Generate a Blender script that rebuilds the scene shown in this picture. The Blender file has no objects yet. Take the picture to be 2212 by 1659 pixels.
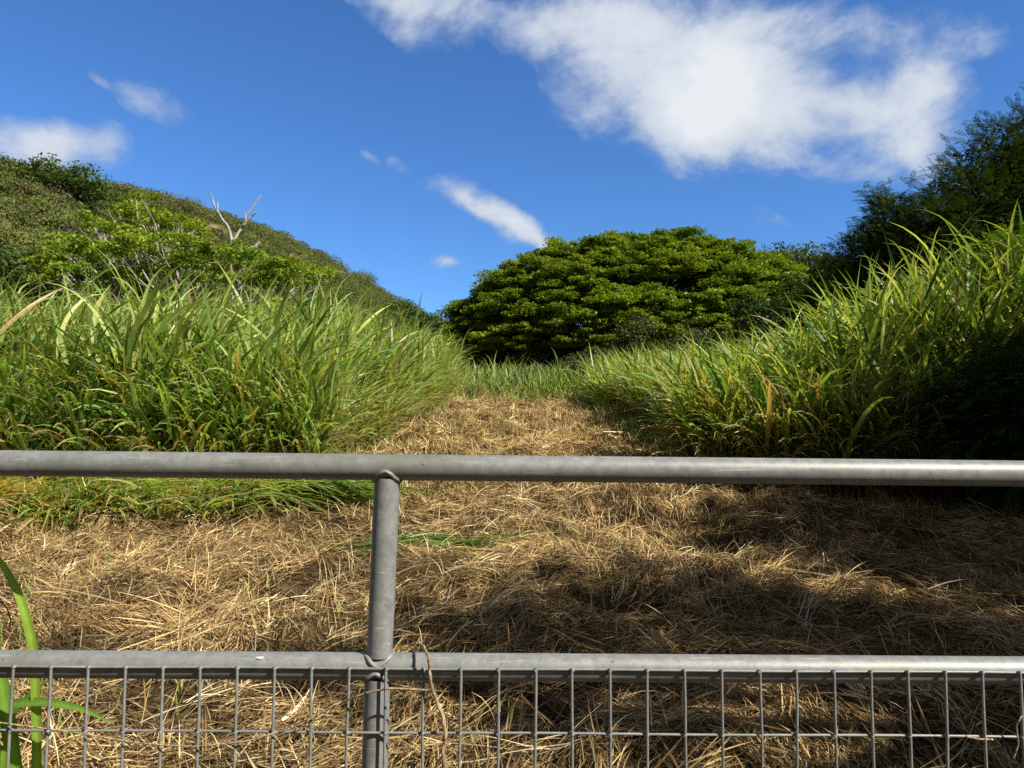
import bpy, math
import numpy as np
from mathutils import Vector, Matrix

# ------------------------------------------------------------------ camera
sc = bpy.context.scene
PITCH = math.radians(4.0)
ROLL = math.radians(0.37)
EYE = 1.5
cam_d = bpy.data.cameras.new('camera')
cam = bpy.data.objects.new('camera', cam_d)
sc.collection.objects.link(cam)
cam.matrix_world = (Matrix.Translation((0, 0, EYE)) @ Matrix.Rotation(math.pi / 2 + PITCH, 4, 'X')
                    @ Matrix.Rotation(ROLL, 4, 'Z'))
cam_d.sensor_width = 36
cam_d.lens = 25.0
cam_d.clip_start = 0.05
cam_d.clip_end = 3000
sc.camera = cam
sc.view_settings.view_transform = 'Standard'
sc.view_settings.look = 'None'
sc.view_settings.gamma = 1
sc.view_settings.exposure = 0.62
sc.cycles.use_denoising = False
sc.cycles.max_bounces = 6
sc.cycles.diffuse_bounces = 3
sc.cycles.glossy_bounces = 2
sc.cycles.transmission_bounces = 3
sc.cycles.transparent_max_bounces = 6
FPX = 1536.0


def P(px, py, Y):
    """a point of the place seen at pixel (px, py) of a 2212 wide view, at distance Y along the track"""
    a, b = (px - 1106) / FPX, (829.5 - py) / FPX
    dy = math.cos(PITCH) - b * math.sin(PITCH)
    dz = math.sin(PITCH) + b * math.cos(PITCH)
    return np.array([a / dy * Y, Y, EYE + dz / dy * Y])


# ------------------------------------------------------------------ sun and sky
SUN_AZ, SUN_EL = math.radians(126), math.radians(43)     # azimuth from +Y (view) towards +X
sd = Vector((math.sin(SUN_AZ) * math.cos(SUN_EL), math.cos(SUN_AZ) * math.cos(SUN_EL), math.sin(SUN_EL)))
sl = bpy.data.lights.new('sun', 'SUN')
sl.energy = 4.9
sl.angle = math.radians(0.53)
sl.color = (1.0, 0.94, 0.80)
so = bpy.data.objects.new('sun', sl)
so.rotation_euler = sd.to_track_quat('Z', 'Y').to_euler()
so.location = (20, -5, 30)
sc.collection.objects.link(so)

world = bpy.data.worlds.new('World')
sc.world = world
world.use_nodes = True
wn, wl = world.node_tree.nodes, world.node_tree.links
wn.clear()


def N(t, nodes, **kw):
    n = nodes.new(t)
    for k, v in kw.items():
        setattr(n, k, v)
    return n


def wmath(op, a, b=None, clamp=False):
    n = N('ShaderNodeMath', wn, operation=op, use_clamp=clamp)
    for i, v in enumerate((a, b)):
        if v is None:
            continue
        if isinstance(v, (int, float)):
            n.inputs[i].default_value = v
        else:
            wl.new(v, n.inputs[i])
    return n.outputs[0]


sky = N('ShaderNodeTexSky', wn, sky_type='NISHITA')
sky.sun_disc = False
sky.sun_elevation = SUN_EL
sky.sun_rotation = SUN_AZ
sky.altitude = 300
sky.air_density = 1.0
sky.dust_density = 0.15
sky.ozone_density = 2.2
hs = N('ShaderNodeHueSaturation', wn)
hs.inputs['Saturation'].default_value = 1.1
wl.new(sky.outputs[0], hs.inputs['Color'])
tc = N('ShaderNodeTexCoord', wn)
sep = N('ShaderNodeSeparateXYZ', wn)
wl.new(tc.outputs['Generated'], sep.inputs[0])
ysafe = wmath('MAXIMUM', sep.outputs[1], 0.05)
u_ = wmath('DIVIDE', sep.outputs[0], ysafe)
v_ = wmath('DIVIDE', sep.outputs[2], ysafe)
# domain warp so that the clouds fray
nz = N('ShaderNodeTexNoise', wn)
nz.inputs['Scale'].default_value = 6.0
nz.inputs['Detail'].default_value = 7
wl.new(tc.outputs['Generated'], nz.inputs['Vector'])
sn = N('ShaderNodeSeparateColor', wn)
wl.new(nz.outputs['Color'], sn.inputs[0])
uw = wmath('ADD', u_, wmath('MULTIPLY', wmath('SUBTRACT', sn.outputs[0], 0.5), 0.16))
vw = wmath('ADD', v_, wmath('MULTIPLY', wmath('SUBTRACT', sn.outputs[1], 0.5), 0.12))
cmb = N('ShaderNodeCombineXYZ', wn)
wl.new(uw, cmb.inputs[0])
wl.new(vw, cmb.inputs[1])
#   px, py, rx, ry, rot(deg, clockwise in the picture), weight
CLOUDS = [
    (1510, 190, 280, 190, 10, 1.45), (1790, 230, 330, 150, 5, 1.0), (1330, 60, 320, 120, 10, .8), (1060, 50, 290, 90, 14, .8),
    (860, -5, 150, 40, 15, .6), (1700, 50, 460, 95, 0, .75), (1980, 170, 150, 95, 20, .85), (1700, 330, 240, 80, 12, .75),
    (1850, 380, 150, 45, 0, .65), (1960, 330, 110, 75, 60, .75), (1520, 285, 150, 80, 20, .8), (1240, 170, 100, 110, 120, .6),
    (1020, 425, 100, 40, 28, 1.0), (1100, 485, 100, 42, 45, 1.0), (1150, 525, 75, 30, 10, .8),
    (80, 315, 165, 60, 8, .95), (190, 300, 60, 50, 30, .45), (300, 222, 95, 40, 25, .62), (955, 558, 44, 20, 0, .75),
    (905, 352, 42, 18, 20, .31), (1705, 482, 75, 26, 0, .42), (1340, 297, 36, 16, 0, .5),
    (822, 343, 26, 12, 0, .26), (640, 505, 40, 18, 0, .33), (190, 180, 40, 16, 30, .36),
]
D = None
for (px, py, rx, ry, rot, w) in CLOUDS:
    p = P(px, py, 1.0)
    mp = N('ShaderNodeMapping', wn, vector_type='TEXTURE')
    mp.inputs['Location'].default_value = (p[0], p[2] - EYE, 0)
    mp.inputs['Rotation'].default_value = (0, 0, math.radians(-rot))
    mp.inputs['Scale'].default_value = (rx / FPX, ry / FPX, 1)
    wl.new(cmb.outputs[0], mp.inputs['Vector'])
    ln = N('ShaderNodeVectorMath', wn, operation='LENGTH')
    wl.new(mp.outputs[0], ln.inputs[0])
    f = wmath('MULTIPLY', wmath('SUBTRACT', 1.25, ln.outputs['Value'], True), w)
    D = f if D is None else wmath('ADD', wmath('MAXIMUM', D, f), wmath('MULTIPLY', wmath('MINIMUM', D, f), .25))
fb = N('ShaderNodeTexNoise', wn)
fb.inputs['Scale'].default_value = 7.5
fb.inputs['Detail'].default_value = 13
fb.inputs['Roughness'].default_value = 0.63
fb.inputs['Distortion'].default_value = 0.25
mpn = N('ShaderNodeMapping', wn)
mpn.inputs['Scale'].default_value = (1.0, 1.0, 1.35)
mpn.inputs['Rotation'].default_value = (0, 0.4, 0)
wl.new(tc.outputs['Generated'], mpn.inputs[0])
wl.new(mpn.outputs[0], fb.inputs['Vector'])
dens = wmath('ADD', D, wmath('MULTIPLY', wmath('SUBTRACT', fb.outputs[0], 0.5), 2.7))
dens = wmath('MULTIPLY', dens, wmath('MULTIPLY', D, 8.0, True))
front = wmath('GREATER_THAN', sep.outputs[1], 0.06)
dens = wmath('MULTIPLY', dens, front)
ma = N('ShaderNodeMapRange', wn, interpolation_type='SMOOTHSTEP')
ma.inputs['From Min'].default_value = 0.06
ma.inputs['From Max'].default_value = 1.1
ma.inputs['To Max'].default_value = 0.97
wl.new(dens, ma.inputs['Value'])
mc = N('ShaderNodeMapRange', wn)
mc.inputs['From Min'].default_value = 0.35
mc.inputs['From Max'].default_value = 1.7
wl.new(dens, mc.inputs['Value'])
ccol = N('ShaderNodeMix', wn, data_type='RGBA')
ccol.inputs[6].default_value = (3.7, 4.5, 5.9, 1)
ccol.inputs[7].default_value = (7.2, 7.5, 7.8, 1)
wl.new(mc.outputs[0], ccol.inputs[0])
# unseen grey cloud added overhead and behind to neutralise and dim the fill
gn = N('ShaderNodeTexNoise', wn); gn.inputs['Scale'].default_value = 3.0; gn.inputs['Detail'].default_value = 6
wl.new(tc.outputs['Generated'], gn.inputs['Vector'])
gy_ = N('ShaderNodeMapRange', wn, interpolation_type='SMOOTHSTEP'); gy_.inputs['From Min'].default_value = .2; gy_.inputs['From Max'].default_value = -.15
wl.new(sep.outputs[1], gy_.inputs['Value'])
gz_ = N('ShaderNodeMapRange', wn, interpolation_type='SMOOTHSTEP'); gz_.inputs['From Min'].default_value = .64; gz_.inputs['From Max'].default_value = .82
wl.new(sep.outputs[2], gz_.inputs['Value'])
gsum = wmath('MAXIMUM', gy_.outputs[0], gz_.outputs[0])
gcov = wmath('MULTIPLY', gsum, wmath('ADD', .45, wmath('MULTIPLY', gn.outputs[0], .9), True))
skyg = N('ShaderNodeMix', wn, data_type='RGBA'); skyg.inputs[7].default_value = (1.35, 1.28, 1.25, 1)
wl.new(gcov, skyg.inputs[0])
mixs = N('ShaderNodeMix', wn, data_type='RGBA')
wl.new(ma.outputs[0], mixs.inputs[0])
tint = N('ShaderNodeVectorMath', wn, operation='MULTIPLY')
tint.inputs[1].default_value = (0.70, 1.06, 1.47)
wl.new(hs.outputs[0], tint.inputs[0])
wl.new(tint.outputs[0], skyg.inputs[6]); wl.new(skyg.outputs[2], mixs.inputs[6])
wl.new(ccol.outputs[2], mixs.inputs[7])
bg = N('ShaderNodeBackground', wn)
bg.inputs['Strength'].default_value = 0.0755
wl.new(mixs.outputs[2], bg.inputs['Color'])
wo = N('ShaderNodeOutputWorld', wn)
wl.new(bg.outputs[0], wo.inputs[0])

# ------------------------------------------------------------------ helpers
rng = np.random.default_rng(7)
U = rng.uniform
COL = sc.collection
R3 = np.array


def tag(o, label=None, cat=None, group=None, kind=None):
    if label: o['label'] = label
    if cat: o['category'] = cat
    if group: o['group'] = group
    if kind: o['kind'] = kind
    return o


def empty(name, loc):
    o = bpy.data.objects.new(name, None)
    o.empty_display_size = 0.2
    o.location = [float(c) for c in loc]
    COL.objects.link(o)
    return o


def mesh(name, V, F, mat, parent=None, col=None, smooth=False, origin=None):
    """V (n,3), F (m,4) quads or (m,3) tris or a list of such arrays; col (n,3) point colours"""
    V = np.asarray(V, dtype=np.float64).reshape(-1, 3)
    Fs = F if isinstance(F, list) else [F]
    if origin is None:
        origin = np.array(parent.location) if parent is not None else np.zeros(3)
    origin = np.asarray(origin, dtype=np.float64)
    V = V - origin
    me = bpy.data.meshes.new(name)
    me.vertices.add(len(V))
    me.vertices.foreach_set('co', V.astype(np.float32).ravel())
    loops, starts, c = [], [], 0
    for f in Fs:
        f = np.asarray(f, dtype=np.int32)
        k = f.shape[1]
        loops.append(f.ravel())
        starts.append(c + np.arange(0, f.shape[0] * k, k))
        c += f.shape[0] * k
    loops = np.concatenate(loops)
    starts = np.concatenate(starts)
    me.loops.add(len(loops))
    me.loops.foreach_set('vertex_index', loops)
    me.polygons.add(len(starts))
    me.polygons.foreach_set('loop_start', starts.astype(np.int32))
    me.update(calc_edges=True)
    if smooth:
        me.shade_smooth()
    if col is not None:
        at = me.color_attributes.new('col', 'FLOAT_COLOR', 'POINT')
        c4 = np.ones((len(V), 4), dtype=np.float32)
        c4[:, :3] = col
        at.data.foreach_set('color', c4.ravel())
    me.materials.append(mat)
    o = bpy.data.objects.new(name, me)
    COL.objects.link(o)
    if parent is not None:
        o.parent = parent
    else:
        o.location = [float(q) for q in origin]
    return o


class Bag:
    """collects vertices, faces and colours for one mesh"""
    def __init__(self):
        self.V, self.Q, self.C, self.n = [], {}, [], 0

    def add(self, V, F, col):
        V = np.asarray(V).reshape(-1, 3)
        F = np.asarray(F)
        self.V.append(V)
        self.Q.setdefault(F.shape[1], []).append(F + self.n)
        c = np.asarray(col, dtype=float)
        self.C.append(np.broadcast_to(c, (len(V), 3)) if c.ndim == 1 else c)
        self.n += len(V)

    def build(self, name, mat, parent=None, smooth=False, origin=None):
        return mesh(name, np.concatenate(self.V), [np.concatenate(q) for q in self.Q.values()], mat, parent,
                    np.concatenate(self.C), smooth, origin)


def vnoise(x, y, seed=0):
    """smooth value noise, -1..1"""
    x = np.asarray(x, float); y = np.asarray(y, float)
    xi, yi = np.floor(x).astype(np.int64), np.floor(y).astype(np.int64)
    fx, fy = x - xi, y - yi
    fx, fy = fx * fx * (3 - 2 * fx), fy * fy * (3 - 2 * fy)

    def h(a, b):
        n = (a * 374761393 + b * 668265263 + seed * 982451653) & 0x7fffffff
        n = ((n ^ (n >> 13)) * 1274126177) & 0x7fffffff
        n = n ^ (n >> 16)
        return (n & 0xffff) / 32767.5 - 1
    return ((h(xi, yi) * (1 - fx) + h(xi + 1, yi) * fx) * (1 - fy)
            + (h(xi, yi + 1) * (1 - fx) + h(xi + 1, yi + 1) * fx) * fy)


def fbm(x, y, seed=0, o=4):
    s, a, t = 0, 1, 0
    for i in range(o):
        s = s + a * vnoise(x * 2 ** i + 17.3 * i, y * 2 ** i - 9.1 * i, seed + i)
        t += a
        a *= .5
    return s / t


def sm(a, b, x):
    t = np.clip((np.asarray(x, float) - a) / (b - a), 0, 1)
    return t * t * (3 - 2 * t)


# ------------------------------------------------------------------ ground shape
PY = np.array([-400, -6, 0, 1.5, 16, 24, 60, 90, 150, 3000.])
PZ = np.array([-2, -.05, 0, .21, 2.24, 2.6, 6.2, 14.5, 24, 24.])


def xl(y):                      # left edge of the mown track
    return np.interp(y, [0, 5.2, 6.2, 7.2, 9, 12, 14.5, 17], [-9, -9, -4.2, -1.95, -1.5, -1.3, -1.0, -.7])


def xr(y):                      # right edge of the mown track
    return np.interp(y, [0, 5.6, 6.8, 8, 10, 15, 17], [9, 9, 3.2, 2.15, 1.95, 1.8, 1.7])


def gz(x, y):
    x = np.asarray(x, float); y = np.asarray(y, float)
    z = np.interp(y, PY, PZ)
    z = z + .18 * sm(4, 16, x) * 14 * sm(3, 12, y) * (1 - sm(60, 120, y)) * .9
    z = z + .12 * fbm(x * .35, y * .35, 3, 3) * sm(0, 3, y)
    m = sm(1.6, 2.6, y) * (1 - sm(20, 30, y)) * (1 - sm(5, 9, abs(x)))
    z = z + m * 1.25 * (.085 * fbm(x * 1.6, y * 1.6, 11, 3) + .055 * np.abs(vnoise(x * 3.1, y * 3.4, 15)) + .03 * vnoise(x * 7, y * 7.5, 16))
    return z


# ------------------------------------------------------------------ materials
def mat_base(name):
    m = bpy.data.materials.new(name)
    m.use_nodes = True
    nt = m.node_tree
    nt.nodes.clear()
    return m, nt.nodes, nt.links


def mat_leaf(name, transl=.35, rough=.5, spec=.35, tint=(1.5, 1.35, .5), nscale=30):
    m, n, l = mat_base(name)
    at = N('ShaderNodeAttribute', n); at.attribute_name = 'col'
    no = N('ShaderNodeTexNoise', n); no.inputs['Scale'].default_value = nscale
    geo = N('ShaderNodeNewGeometry', n)
    l.new(geo.outputs['Position'], no.inputs['Vector'])
    mr = N('ShaderNodeMapRange', n)
    mr.inputs['To Min'].default_value = .72; mr.inputs['To Max'].default_value = 1.28
    l.new(no.outputs[0], mr.inputs['Value'])
    mul = N('ShaderNodeVectorMath', n, operation='MULTIPLY')
    l.new(at.outputs['Color'], mul.inputs[0]); l.new(mr.outputs[0], mul.inputs[1])
    p = N('ShaderNodeBsdfPrincipled', n)
    l.new(mul.outputs[0], p.inputs['Base Color'])
    p.inputs['Roughness'].default_value = rough
    p.inputs['Specular IOR Level'].default_value = spec
    t = N('ShaderNodeBsdfTranslucent', n)
    tm = N('ShaderNodeVectorMath', n, operation='MULTIPLY'); tm.inputs[1].default_value = tint
    l.new(mul.outputs[0], tm.inputs[0]); l.new(tm.outputs[0], t.inputs['Color'])
    mx = N('ShaderNodeMixShader', n); mx.inputs[0].default_value = transl
    l.new(p.outputs[0], mx.inputs[1]); l.new(t.outputs[0], mx.inputs[2])
    o = N('ShaderNodeOutputMaterial', n); l.new(mx.outputs[0], o.inputs[0])
    return m


def mat_bark(name, c1, c2, scale=8):
    m, n, l = mat_base(name)
    no = N('ShaderNodeTexNoise', n); no.inputs['Scale'].default_value = scale; no.inputs['Detail'].default_value = 6
    tcn = N('ShaderNodeTexCoord', n)
    mp = N('ShaderNodeMapping', n); mp.inputs['Scale'].default_value = (1, 1, .35)
    l.new(tcn.outputs['Object'], mp.inputs[0]); l.new(mp.outputs[0], no.inputs['Vector'])
    cr = N('ShaderNodeValToRGB', n)
    cr.color_ramp.elements[0].color = (*c1, 1); cr.color_ramp.elements[0].position = .32
    cr.color_ramp.elements[1].color = (*c2, 1); cr.color_ramp.elements[1].position = .68
    l.new(no.outputs[0], cr.inputs[0])
    bp = N('ShaderNodeBump', n); bp.inputs['Strength'].default_value = .6; bp.inputs['Distance'].default_value = .05
    l.new(no.outputs[0], bp.inputs['Height'])
    p = N('ShaderNodeBsdfPrincipled', n); p.inputs['Roughness'].default_value = .9
    l.new(cr.outputs[0], p.inputs['Base Color']); l.new(bp.outputs[0], p.inputs['Normal'])
    o = N('ShaderNodeOutputMaterial', n); l.new(p.outputs[0], o.inputs[0])
    return m


def mat_ground():
    m, n, l = mat_base('soil_and_litter')
    geo = N('ShaderNodeNewGeometry', n)
    a = N('ShaderNodeTexNoise', n); a.inputs['Scale'].default_value = 6; a.inputs['Detail'].default_value = 8
    b = N('ShaderNodeTexNoise', n); b.inputs['Scale'].default_value = 90; b.inputs['Detail'].default_value = 4
    for q in (a, b):
        l.new(geo.outputs['Position'], q.inputs['Vector'])
    cr = N('ShaderNodeValToRGB', n)
    cr.color_ramp.elements[0].color = (.02, .013, .008, 1); cr.color_ramp.elements[0].position = .3
    cr.color_ramp.elements[1].color = (.10, .068, .034, 1); cr.color_ramp.elements[1].position = .7
    s = N('ShaderNodeMath', n, operation='ADD'); l.new(a.outputs[0], s.inputs[0])
    s2 = N('ShaderNodeMath', n, operation='MULTIPLY_ADD'); l.new(b.outputs[0], s2.inputs[0]); s2.inputs[1].default_value = .6; s2.inputs[2].default_value = -.3
    l.new(s2.outputs[0], s.inputs[1]); l.new(s.outputs[0], cr.inputs[0])
    p = N('ShaderNodeBsdfPrincipled', n); p.inputs['Roughness'].default_value = .95; p.inputs['Specular IOR Level'].default_value = .1
    l.new(cr.outputs[0], p.inputs['Base Color'])
    bp = N('ShaderNodeBump', n); bp.inputs['Strength'].default_value = .8; bp.inputs['Distance'].default_value = .02
    l.new(b.outputs[0], bp.inputs['Height']); l.new(bp.outputs[0], p.inputs['Normal'])
    o = N('ShaderNodeOutputMaterial', n); l.new(p.outputs[0], o.inputs[0])
    return m


def mat_hill():
    m, n, l = mat_base('hillside_scrub_ground')
    geo = N('ShaderNodeNewGeometry', n)
    a = N('ShaderNodeTexNoise', n); a.inputs['Scale'].default_value = .12; a.inputs['Detail'].default_value = 8
    l.new(geo.outputs['Position'], a.inputs['Vector'])
    cr = N('ShaderNodeValToRGB', n)
    e = cr.color_ramp.elements
    e[0].color = (.05, .06, .02, 1); e[0].position = .42
    e[1].color = (.26, .21, .09, 1); e[1].position = .6
    l.new(a.outputs[0], cr.inputs[0])
    p = N('ShaderNodeBsdfPrincipled', n); p.inputs['Roughness'].default_value = .95; p.inputs['Specular IOR Level'].default_value = .1
    l.new(cr.outputs[0], p.inputs['Base Color'])
    o = N('ShaderNodeOutputMaterial', n); l.new(p.outputs[0], o.inputs[0])
    return m


def mat_metal():
    m, n, l = mat_base('weathered_galvanised_steel')
    tcn = N('ShaderNodeNewGeometry', n)
    a = N('ShaderNodeTexNoise', n); a.inputs['Scale'].default_value = 45; a.inputs['Detail'].default_value = 9; a.inputs['Roughness'].default_value = .72
    b = N('ShaderNodeTexNoise', n); b.inputs['Scale'].default_value = 5; b.inputs['Detail'].default_value = 3
    v = N('ShaderNodeTexVoronoi', n); v.inputs['Scale'].default_value = 130
    for q in (a, b, v):
        l.new(tcn.outputs['Position'], q.inputs['Vector'])
    cr = N('ShaderNodeValToRGB', n); e = cr.color_ramp.elements
    e[0].color = (.18, .19, .195, 1); e[0].position = .34
    e[1].color = (.33, .34, .335, 1); e[1].position = .8
    mm = N('ShaderNodeMath', n, operation='MULTIPLY_ADD'); l.new(v.outputs['Color'], mm.inputs[0]); mm.inputs[1].default_value = .07
    l.new(a.outputs[0], mm.inputs[2])
    l.new(mm.outputs[0], cr.inputs[0])
    # old grime, greenish here and there
    cg = N('ShaderNodeMapRange', n); cg.inputs['From Min'].default_value = .52; cg.inputs['From Max'].default_value = .72; cg.inputs['To Max'].default_value = .55
    l.new(b.outputs[0], cg.inputs['Value'])
    mx = N('ShaderNodeMix', n, data_type='RGBA'); mx.inputs[7].default_value = (.16, .17, .12, 1)
    l.new(cg.outputs[0], mx.inputs[0]); l.new(cr.outputs[0], mx.inputs[6])
    sc_ = N('ShaderNodeTexNoise', n); sc_.inputs['Scale'].default_value = 1.0; sc_.inputs['Detail'].default_value = 4
    mps = N('ShaderNodeMapping', n); mps.inputs['Scale'].default_value = (9, 160, 160)
    l.new(tcn.outputs['Position'], mps.inputs[0]); l.new(mps.outputs[0], sc_.inputs['Vector'])
    st = N('ShaderNodeMapRange', n); st.inputs['From Min'].default_value = .62; st.inputs['From Max'].default_value = .72; st.inputs['To Max'].default_value = .55
    l.new(sc_.outputs[0], st.inputs['Value'])
    mx2 = N('ShaderNodeMix', n, data_type='RGBA'); mx2.inputs[7].default_value = (.5, .5, .48, 1)
    l.new(st.outputs[0], mx2.inputs[0]); l.new(mx.outputs[2], mx2.inputs[6])
    ru = N('ShaderNodeTexNoise', n); ru.inputs['Scale'].default_value = 70; ru.inputs['Detail'].default_value = 5
    l.new(tcn.outputs['Position'], ru.inputs['Vector'])
    rm = N('ShaderNodeMapRange', n); rm.inputs['From Min'].default_value = .69; rm.inputs['From Max'].default_value = .74; rm.inputs['To Max'].default_value = .8
    l.new(ru.outputs[0], rm.inputs['Value'])
    mx3 = N('ShaderNodeMix', n, data_type='RGBA'); mx3.inputs[7].default_value = (.09, .065, .045, 1)
    l.new(rm.outputs[0], mx3.inputs[0]); l.new(mx2.outputs[2], mx3.inputs[6])
    mx = mx3
    p = N('ShaderNodeBsdfPrincipled', n)
    p.inputs['Metallic'].default_value = .2
    l.new(mx.outputs[2], p.inputs['Base Color'])
    rr = N('ShaderNodeMapRange', n); rr.inputs['To Min'].default_value = .38; rr.inputs['To Max'].default_value = .62
    l.new(a.outputs[0], rr.inputs['Value']); l.new(rr.outputs[0], p.inputs['Roughness'])
    bp = N('ShaderNodeBump', n); bp.inputs['Strength'].default_value = .25; bp.inputs['Distance'].default_value = .002
    l.new(a.outputs[0], bp.inputs['Height']); l.new(bp.outputs[0], p.inputs['Normal'])
    o = N('ShaderNodeOutputMaterial', n); l.new(p.outputs[0], o.inputs[0])
    return m


M_GRASS = mat_leaf('grass_blade', .38, .38, .4, (1.5, 1.45, .45))
M_STRAW = mat_leaf('dry_straw', .12, .8, .08, (1.2, 1.1, .8))
M_TREE = mat_leaf('tree_leaf', .30, .5, .3, (1.5, 1.5, .4), 3)
M_SCRUB = mat_leaf('scrub_leaf', .22, .7, .15, (1.3, 1.3, .5), 1.5)
M_FROND = mat_leaf('pinnate_leaf', .3, .55, .12, (1.5, 1.45, .4))
M_BARK_D = mat_bark('dark_bark', (.035, .028, .022), (.13, .11, .09), 3)
M_BARK_P = mat_bark('pale_grey_bark', (.2, .18, .15), (.42, .39, .34), 5)
M_BARK_W = mat_bark('bleached_dead_wood', (.2, .19, .18), (.5, .48, .46), 9)
M_TWIG = mat_bark('dry_twig_bark', (.2, .13, .07), (.5, .38, .24), 60)
M_GROUND = mat_ground()
M_HILL = mat_hill()
M_METAL = mat_metal()


# ------------------------------------------------------------------ shape builders
def ribbons(base, az, el, L, W, K=6, droop=1.5, p=1.4, curl=0., roll=0., crease=.18, tip=2.5, across=2, rootw=.35, twist=0.):
    """N curved strap leaves. az: heading, el: first elevation, droop: total fall of the elevation in radians"""
    n = len(base)
    f = lambda a: np.broadcast_to(np.asarray(a, float), (n,))[:, None]
    az, el, L, W, droop, curl, roll, twist = map(f, (az, el, L, W, droop, curl, roll, twist))
    t = np.linspace(0, 1, K + 1)[None, :]
    e = el - droop * t ** p
    a = az + curl * t
    d = np.stack([np.cos(e) * np.cos(a), np.cos(e) * np.sin(a), np.sin(e)], -1)
    step = d[:, :-1] * (L / K)[..., None]
    pos = base[:, None, :] + np.concatenate([np.zeros((n, 1, 3)), np.cumsum(step, 1)], 1)
    s = np.stack([-np.sin(a), np.cos(a), np.zeros_like(a)], -1)
    nr = np.cross(d, s)
    r = roll + twist * t
    s2 = s * np.cos(r)[..., None] + nr * np.sin(r)[..., None]
    n2 = np.cross(d, s2)
    w = (W * .5) * np.minimum(1, rootw + t * 4) * np.maximum(1 - t ** tip, .04)
    if across == 2:
        V = np.stack([pos - s2 * w[..., None], pos, pos + s2 * w[..., None]], 2)
        V[:, :, 1] += n2 * (w * -crease * 2)[..., None]
        nc = 3
    else:
        V = np.stack([pos - s2 * w[..., None], pos + s2 * w[..., None]], 2)
        nc = 2
    idx = np.arange(n)[:, None, None] * ((K + 1) * nc) + np.arange(K)[None, :, None] * nc + np.arange(nc - 1)[None, None, :]
    Q = np.stack([idx, idx + 1, idx + 1 + nc, idx + nc], -1).reshape(-1, 4)
    return V.reshape(-1, 3), Q, (K + 1) * nc


def tube(bag, pts, rad, col=(1, 1, 1), sides=6, cap=True):
    pts = np.asarray(pts, float); n = len(pts)
    rad = np.broadcast_to(rad, (n,))
    tg = np.gradient(pts, axis=0)
    tg /= np.linalg.norm(tg, axis=1)[:, None] + 1e-9
    ref = np.array([0, 0, 1.]) if abs(tg[:, 2]).mean() < .8 else np.array([1., 0, 0])
    a = np.cross(tg, ref); a /= np.linalg.norm(a, axis=1)[:, None] + 1e-9
    b = np.cross(tg, a)
    th = np.arange(sides) * 2 * math.pi / sides
    V = pts[:, None] + rad[:, None, None] * (np.cos(th)[None, :, None] * a[:, None] + np.sin(th)[None, :, None] * b[:, None])
    i = np.arange(n - 1)[:, None] * sides; j = np.arange(sides)[None]
    jn = (j + 1) % sides
    Q = np.stack([i + j, i + jn, i + sides + jn, i + sides + j], -1).reshape(-1, 4)
    bag.add(V, Q, col)
    if cap:
        for k, e in ((0, 0), (n - 1, 1)):
            ring = V[k]
            T = np.array([[q, (q + 1) % sides, sides] for q in range(sides)])
            bag.add(np.vstack([ring, pts[k]]), T if e else T[:, ::-1], col)


def bez(a, b, c, n=7):
    t = np.linspace(0, 1, n)[:, None]
    return (1 - t) ** 2 * a + 2 * t * (1 - t) * b + t * t * c


def wiggle(pts, amp):
    q = pts.copy()
    q[1:-1] += rng.normal(0, amp, (len(pts) - 2, 3))
    return q


def leafquads(cen, size, nrm_jit=.6, up=None, aspect=.6):
    """one bent leaf cluster quad per centre"""
    n = len(cen)
    nv = rng.normal(0, nrm_jit, (n, 3)) + (np.array([0, 0, 1.]) if up is None else up)
    nv /= np.linalg.norm(nv, axis=1)[:, None] + 1e-9
    r = rng.normal(0, 1, (n, 3))
    a = np.cross(nv, r); a /= np.linalg.norm(a, axis=1)[:, None] + 1e-9
    b = np.cross(nv, a)
    s = np.broadcast_to(size, (n,))[:, None]
    a = a * s * .5; b = b * s * .5 * aspect
    V = np.stack([cen - a, cen - b * U(.6, 1.2, (n, 1)) + nv * s * .08, cen + a * U(.7, 1.3, (n, 1)), cen + b + nv * s * .08], 1)
    Q = np.arange(n * 4).reshape(n, 4)
    return V.reshape(-1, 3), Q


def cvar(c, n, v=.18, hue=.12):
    """n colours round c"""
    c = np.asarray(c, float)
    k = np.exp(rng.normal(0, v, (n, 1)))
    h = np.exp(rng.normal(0, hue, (n, 1)) * np.array([[1, 0, -.5]]))
    return c * k * h


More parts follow.
